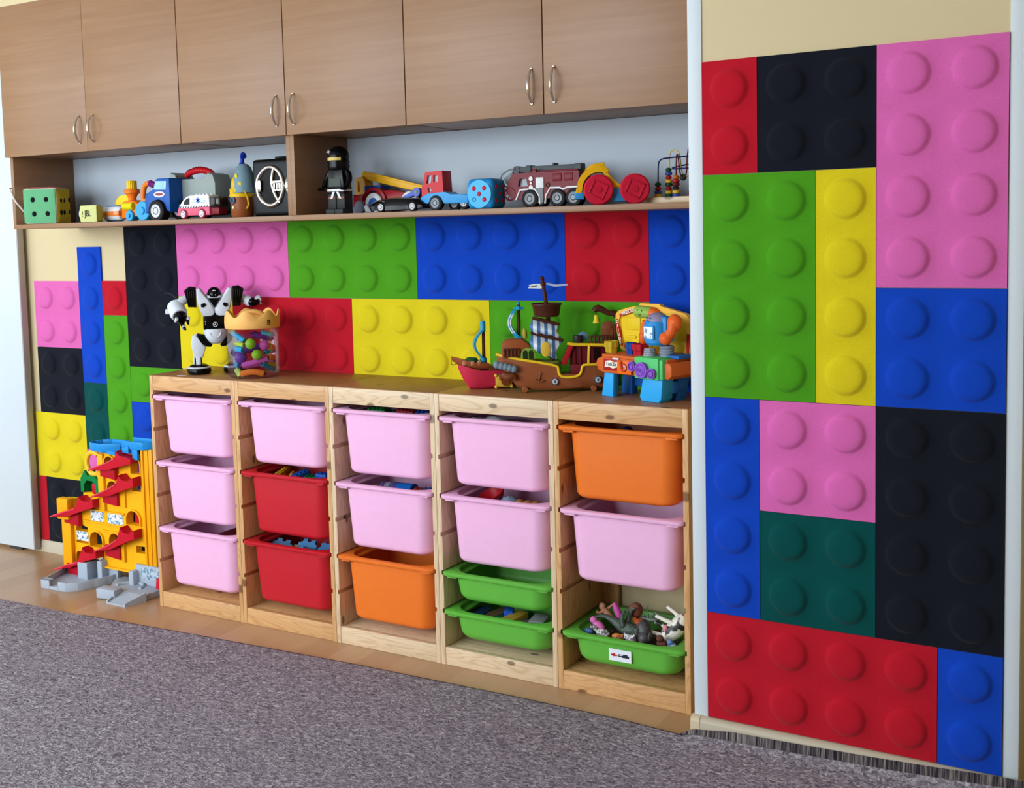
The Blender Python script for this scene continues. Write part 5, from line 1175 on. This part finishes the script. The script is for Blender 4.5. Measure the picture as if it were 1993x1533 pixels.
o = M(1).sph((0, 0, 0), .016, 16, 10).build('toy_ball', PL((222, 130, 86), .4), None, (.41, -.2, .535)); tag(o, 'small orange ball left of the cups in the pink bin above the orange bin', 'toy ball')
brick(.588, -.2, .552, .03, .05, .03, (196, 70, 40), 'orange red brick right of the cups in the pink bin above the orange bin', 'small bricks beside the cups', .3); brick(.628, -.2, .553, .04, .05, .03, (44, 84, 160), 'blue brick at the far right of the pink bin above the orange bin', 'small bricks beside the cups', .2)
# white cloth
m = M(1); rnd = random.Random(5); n = 26; G_ = {}
for i in range(n + 1):
    for j in range(n + 1):
        u, v = i / n * 2 - 1, j / n * 2 - 1; e = max(abs(u), abs(v)); z = .812 + .012 * math.sin(u * 5 + v * 2) * .5 + .008 * math.sin(v * 9 - u * 4) + rnd.uniform(-.0025, .0025) - .16 * max(0, e - .72) ** 1.2
        G_[i, j] = m.bm.verts.new((.888 + u * .082, -.212 + v * .062, z))
for i in range(n):
    for j in range(n): m.bm.faces.new((G_[i, j], G_[i + 1, j], G_[i + 1, j + 1], G_[i, j + 1]))
o = m.build('cloth', felt('white_cloth', (214, 218, 226)), None, sharp=80); sd = o.modifiers.new('thickness', 'SOLIDIFY'); sd.thickness = .004; tag(o, 'crumpled white cloth in the top pink bin above the green trays', 'cloth')
c = UC(3); heap(c - .15, c + .15, .622, .78, ((200, 204, 212), (160, 168, 180)), 'heap of folded cloths deep in the top pink bin above the green trays', 24, 'cloth_heap')
heap(c - .15, c + .15, .365, .515, ((180, 160, 120), (130, 40, 40)), 'heap of play food deep in the pink bin with the red bowl', 26, 'toy_heap')
o = M(1).lathe([(.002, 0), (.02, 0), (.045, .022), (.052, .04), (.049, .04), (.042, .024), (.018, .004), (.002, .004)], (0, 0, 0), 28).build('toy_bowl', PL((186, 28, 40), .35), None, (.890, -.19, .528), rot=(.35, -.3, 0)); tag(o, 'red toy bowl tilted in the pink bin above the green trays', 'bowl')
o = M(1).sph((0, 0, 0), (.034, .03, .026), 16, 10).build('cloth_bag', felt('bag_grey', (150, 172, 196)), None, (.953, -.2, .538), jitter=2.5e-3, sharp=80); tag(o, 'grey blue crumpled bag beside the red bowl in the pink bin', 'bag')
for k, (x, l) in enumerate(((.992, 'left'), (1.018, 'middle'), (1.044, 'right'))):
    o = M(1).sph((0, 0, 0), (.016, .022, .011), 14, 8).build('toy_biscuit', PL((206, 150, 84), .5), None, (x, -.2 + .006 * k, .546 - .002 * k)); tag(o, l + ' one of three tan toy biscuits in the pink bin above the green trays', 'play food', 'toy biscuits')
# wooden blocks in the lower green tray
G3 = 'wooden blocks in the lower green tray'; WB = dict(group=G3, studs=False, name='wooden_block', cat='block')
for x, y, z, sx, sy, sz, c_, lab, rz, rx in ((.832, -.2, .160, .046, .08, .05, (38, 66, 104), 'navy blue wooden block at the left of the lower green tray', .1, .1), (.884, -.185, .158, .045, .10, .035, (116, 92, 66), 'brown wooden block beside the navy one in the lower green tray', -.4, .15),
        (.927, -.175, .172, .03, .05, .03, (40, 96, 206), 'bright blue wooden block on top in the lower green tray', .4, 0), (.918, -.21, .155, .04, .04, .03, (26, 112, 84), 'sea green wooden block under the bright blue one in the lower green tray', .1, 0), (.962, -.205, .164, .046, .09, .045, (196, 166, 60), 'olive yellow wooden block in the middle of the lower green tray', -.25, .2),
        (1.003, -.215, .151, .034, .06, .04, (128, 130, 124), 'grey wooden block right of the yellow one in the lower green tray', .1, 0), (1.050, -.19, .166, .052, .07, .055, (146, 150, 148), 'large pale grey wooden block at the right of the lower green tray', .15, .1), (1.034, -.222, .155, .026, .03, .05, (206, 190, 172), 'cream wooden block in front of the large grey one in the lower green tray', .2, 0), (.903, -.235, .143, .07, .03, .025, (130, 30, 34), 'dark red wooden block near the front of the lower green tray', .1, 0)):
    brick(x, y, z, sx, sy, z - .104, c_, lab, rz=rz, rx=rx * .4, **WB)
o = M(1).sph((0, 0, 0), .019, 18, 12).build('toy_ball', PL((30, 32, 84), .4), None, (1.379, -.2, .806)); tag(o, 'dark blue ball just showing in the orange bin of the right frame', 'toy ball')
heap(UC(4) - .15, UC(4) + .15, .622, .795, ((150, 70, 40), (70, 50, 70)), 'heap of small toys deep in the orange bin of the right frame', 28, 'toy_heap')

# ---------------------------------------------------------------- toy animals in the green tray
GA = 'toy animals in the green tray'
def animal(name, m, mat_, loc, lab, cat, rot=(0, 0, 0), vox=.0016, group=GA):
    o = m.build(name, mat_, None, loc, rot=rot); r = o.modifiers.new('one_skin', 'REMESH'); r.mode = 'VOXEL'; r.voxel_size = vox; r.use_smooth_shade = True
    return tag(o, lab, cat, group)
o = heap(UC(4) - .16, UC(4) + .16, .094, .166, ((78, 56, 44), (52, 52, 50)), 'jumble of small dark toy animals at the bottom of the green tray', 60, 'animal_heap')
DM = speckled('dino_skin', (62, 74, 66), (84, 96, 84), 120, .5, .5)
m = M().tube([(-134, -4, -2), (-118, -2, 10), (-98, 2, 18), (-72, 0, 20), (-46, 0, 10), (-18, 0, -4), (10, 0, -10), (34, 0, -14), (52, -4, -20)], [3.6, 4.6, 6, 8, 12, 20, 23, 17, 12], 14, 2)
m.tube([(-6, 8, 4), (2, 8, 32), (14, 4, 56), (26, 0, 62)], [11, 8, 5, 4], 10, 1).tube([(-10, -12, 2), (-14, -14, 26), (-8, -16, 46), (0, -18, 54)], [11, 8, 5, 3.5], 10, 1).tube([(30, -10, -6), (44, -14, 6), (56, -12, 6)], [5, 4, 3], 8, 1).tube([(30, 10, -6), (44, 16, 10), (58, 14, 12)], [5, 4, 3], 8, 1).sph((60, -6, -24), (17, 10, 10), 14, 10)
animal('toy_dinosaur', m, DM, (1.372, -.205, .193), 'dark green toy dinosaur on its back with its tail curving left', 'toy dinosaur')
m = M().tube([(-34, 0, 4), (-10, 0, 2), (20, 0, 0), (40, 0, 6)], [4, 8, 8, 4], 10, 1).tube([(6, 0, 6), (2, 4, 30), (8, 0, 52)], [4, 2.5, 1.5], 8, 1).tube([(14, 0, 4), (26, 8, 22), (34, 6, 24)], [4, 2.5, 2], 8, 1)
animal('toy_dinosaur', m, speckled('dino_skin_grey', (84, 96, 84), (110, 116, 100), 120), (1.418, -.165, .210), 'small grey green toy dinosaur with a raised leg behind the elephant', 'toy dinosaur')
m = M().tube([(-14, 24, 18), (0, 14, 8), (4, 0, -8)], [20, 22, 16], 14, 1).sph((6, -8, -14), (19, 18, 20), 16, 12).tube([(6, -20, -16), (8, -32, -26), (12, -34, -40)], [9, 7, 5], 10, 1).sph((-14, -2, -4), (5, 14, 18), 12, 8).sph((26, -2, -6), (5, 14, 18), 12, 8)
animal('toy_elephant', m, speckled('elephant_skin', (58, 58, 60), (74, 72, 72), 140), (1.440, -.245, .196), 'dark grey toy elephant facing the front of the green tray', 'toy elephant')
cowm = speckled('cow_hide', (232, 226, 214), (26, 24, 24), 22, .60, .45)
m = M().tube([(-8, -4, -26), (10, 0, -14), (28, 4, 4), (44, 8, 26), (52, 12, 42)], [20, 27, 28, 25, 14], 16, 2)
m.tube([(-2, -8, -24), (-36, -10, -20), (-66, -12, -14)], [9, 6.5, 6], 10, 1).tube([(4, 12, -18), (-30, 22, -2), (-52, 24, 4)], [9, 6.5, 5.5], 10, 1).tube([(34, -8, 16), (2, -12, 26), (-34, -14, 38)], [9, 7, 6], 10, 1).tube([(44, 12, 24), (20, 18, 44), (-10, 20, 60)], [9, 6.5, 6], 10, 1).tube([(54, 14, 38), (64, 10, 30), (72, 4, 20)], [11, 12, 9], 12, 1)
cow = animal('toy_cow', m, cowm, (1.508, -.210, .211), 'white toy cow with black patches lying on its side, legs pointing left', 'toy cow')
M().sph((-2, -14, 2), (9, 9, 12), 14, 10).build('udder', PL((226, 140, 156), .45), cow)
m = M().sph((0, 0, 0), 23, 22, 14); animal('toy_ball', m, PL((136, 84, 72), .4), (1.384, -.168, .236), 'reddish brown ball resting among the toy animals', 'toy ball', vox=.002, group=GA)
m = M().tube([(-8, 0, 26), (-2, 0, 6), (6, 0, -16), (8, 0, -24)], [5, 11, 11, 5], 14, 2); animal('toy_fish', m, PL((216, 84, 176), .4), (1.330, -.19, .232), 'bright pink toy fin standing up at the back of the animal heap', 'toy animal', (0, -.1, 0))
m = M().sph((0, 0, 0), (22, 14, 13), 16, 10).sph((-22, -2, 6), (12, 11, 11), 14, 10).tube([(10, -6, -6), (22, -12, -14)], [5, 4], 8).tube([(14, 6, -6), (28, 2, -14)], [5, 4], 8); animal('toy_pig', m, PL((222, 116, 186), .4), (1.291, -.245, .196), 'pink toy pig at the left of the animal heap', 'toy pig', (0, .5, 0))
m = M().tube([(-22, 0, 22), (-10, 0, 8), (8, 0, -8)], [9, 12, 11], 12, 1).sph((-27, -2, 31), (11, 10, 12), 14, 10).tube([(-24, -1, 26), (-18, 0, 18)], 6, 8).tube([(-20, -8, 18), (-34, -16, 12), (-40, -20, 18)], [5, 4.5, 4], 8, 1).tube([(-16, 8, 20), (-4, 14, 30), (4, 14, 38)], [5, 4.5, 4], 8, 1).tube([(6, -6, -6), (24, -10, -10), (30, -12, -24)], [7, 5.5, 4.5], 8, 1).tube([(6, 6, -6), (20, 10, -16), (24, 12, -30)], [7, 5.5, 4.5], 8, 1); animal('toy_doll', m, PL((206, 142, 116), .45), (1.296, -.168, .200), 'peach coloured toy doll lying behind the pink pig', 'toy figure')
zm = speckled('zebra_coat', (206, 202, 196), (96, 92, 92), 95, .52)
m = M().sph((0, 0, 0), (24, 12, 12), 16, 10).tube([(-18, 0, 4), (-32, -2, 16), (-40, -4, 14)], [8, 7, 5], 10, 1).tube([(14, -6, -4), (24, -10, -20)], [4, 3], 8).tube([(-10, -6, -4), (-16, -10, -20)], [4, 3], 8); animal('toy_zebra', m, zm, (1.312, -.262, .182), 'small grey striped toy animal at the front left of the heap', 'toy animal')
m = M().sph((0, 0, 0), (16, 13, 14), 16, 10).sph((-10, -6, 8), (10, 9, 9), 14, 8).tube([(-16, -8, 14), (-20, -8, 20)], [3, 2], 8).tube([(8, -4, 8), (14, -6, 18)], [5, 4], 8); animal('toy_dog', m, speckled('dog_coat', (214, 212, 218), (120, 104, 124), 70, .56), (1.410, -.266, .178), 'small white spotted toy dog right at the front of the tray', 'toy dog')
m = M().sph((0, 0, 0), (20, 11, 11), 16, 10).sph((18, -3, 4), (9, 8, 8), 12, 8).tube([(-12, -5, -4), (-16, -6, -16)], [4, 3], 8); animal('toy_tiger', m, speckled('tiger_coat', (206, 120, 40), (120, 60, 24), 80, .55), (1.362, -.26, .176), 'orange toy tiger next to the white spotted dog', 'toy tiger')
m = M().sph((0, 0, 0), (17, 12, 11), 16, 10); animal('toy_fish', m, PL((84, 116, 168), .4), (1.262, -.258, .176), 'blue toy fish at the far left of the animal tray', 'toy fish')
m = M().sph((0, 0, 0), (18, 14, 18), 16, 10).sph((-4, -8, 20), (12, 11, 11), 14, 8).tube([(12, -8, 0), (22, -14, -10)], [5, 4], 8); animal('toy_monkey', m, PL((98, 60, 48), .5), (1.508, -.258, .176), 'brown toy monkey in front of the cow', 'toy monkey')
m = M().sph((0, 0, 0), (16, 12, 12), 16, 10).sph((-6, -4, 14), (10, 9, 9), 14, 8); animal('toy_bird', m, speckled('bird_coat', (90, 126, 176), (190, 200, 206), 60, .55), (1.543, -.262, .176), 'blue and white toy bird at the right end of the animal tray', 'toy bird')
m = M().sph((0, 0, 0), (20, 14, 12), 16, 10).sph((-16, -2, 8), (9, 8, 8), 12, 8); animal('toy_lion', m, PL((178, 82, 36), .5), (1.404, -.185, .205), 'rust coloured toy lion under the brown ball', 'toy lion')
E_FRONT, E_LEFT, EXPO = 150, 75, -.55
# ---------------------------------------------------------------- camera
cam = bpy.data.cameras.new('camera'); co = bpy.data.objects.new('camera', cam); COL.objects.link(co)
yaw, pitch, roll = -.5293, -.0781, -.0242
fwd = Vector((math.sin(yaw) * math.cos(pitch), math.cos(yaw) * math.cos(pitch), math.sin(pitch)))
ri = Vector((math.cos(yaw), -math.sin(yaw), 0)); up = ri.cross(fwd)
r2 = math.cos(roll) * ri + math.sin(roll) * up; u2 = -math.sin(roll) * ri + math.cos(roll) * up
mw = Matrix((r2, u2, -fwd)).transposed().to_4x4(); mw.translation = (2.7885, -3.3725, 1.4436); co.matrix_world = mw
cam.sensor_width = 36; cam.lens = 2201.1 * 36 / 1993; cam.shift_x = (996.5 - 972.69) / 1993; cam.shift_y = (615.79 - 766.5) / 1993
cam.clip_start = .05; sc.camera = co
# ---------------------------------------------------------------- daylight through the windows
def window_light(name, loc, rot, w, h, e, c=(.82, .92, 1)):
    l = bpy.data.lights.new(name, 'AREA'); l.shape = 'RECTANGLE'; l.size = w; l.size_y = h; l.energy = e; l.color = c
    o = bpy.data.objects.new(name, l); COL.objects.link(o); o.location = loc; o.rotation_euler = rot; return o
for a0, a1, z0, z1 in FW: window_light('daylight', ((a0 + a1) / 2, Y0 + .02, (z0 + z1) / 2), (PI / 2, 0, 0), a1 - a0, z1 - z0, E_FRONT)
for a0, a1, z0, z1 in LW: window_light('daylight', (X0 + .02, (a0 + a1) / 2, (z0 + z1) / 2), (PI / 2, 0, -PI / 2), a1 - a0, z1 - z0, E_LEFT)
w = bpy.data.worlds.new('sky'); sc.world = w; w.use_nodes = True
w.node_tree.nodes['Background'].inputs[0].default_value = (.75, .87, 1, 1); w.node_tree.nodes['Background'].inputs[1].default_value = 1.5
vs = sc.view_settings; vs.view_transform = 'Standard'; vs.look = 'None'; vs.gamma = 1; vs.use_curve_mapping = False; vs.exposure = EXPO
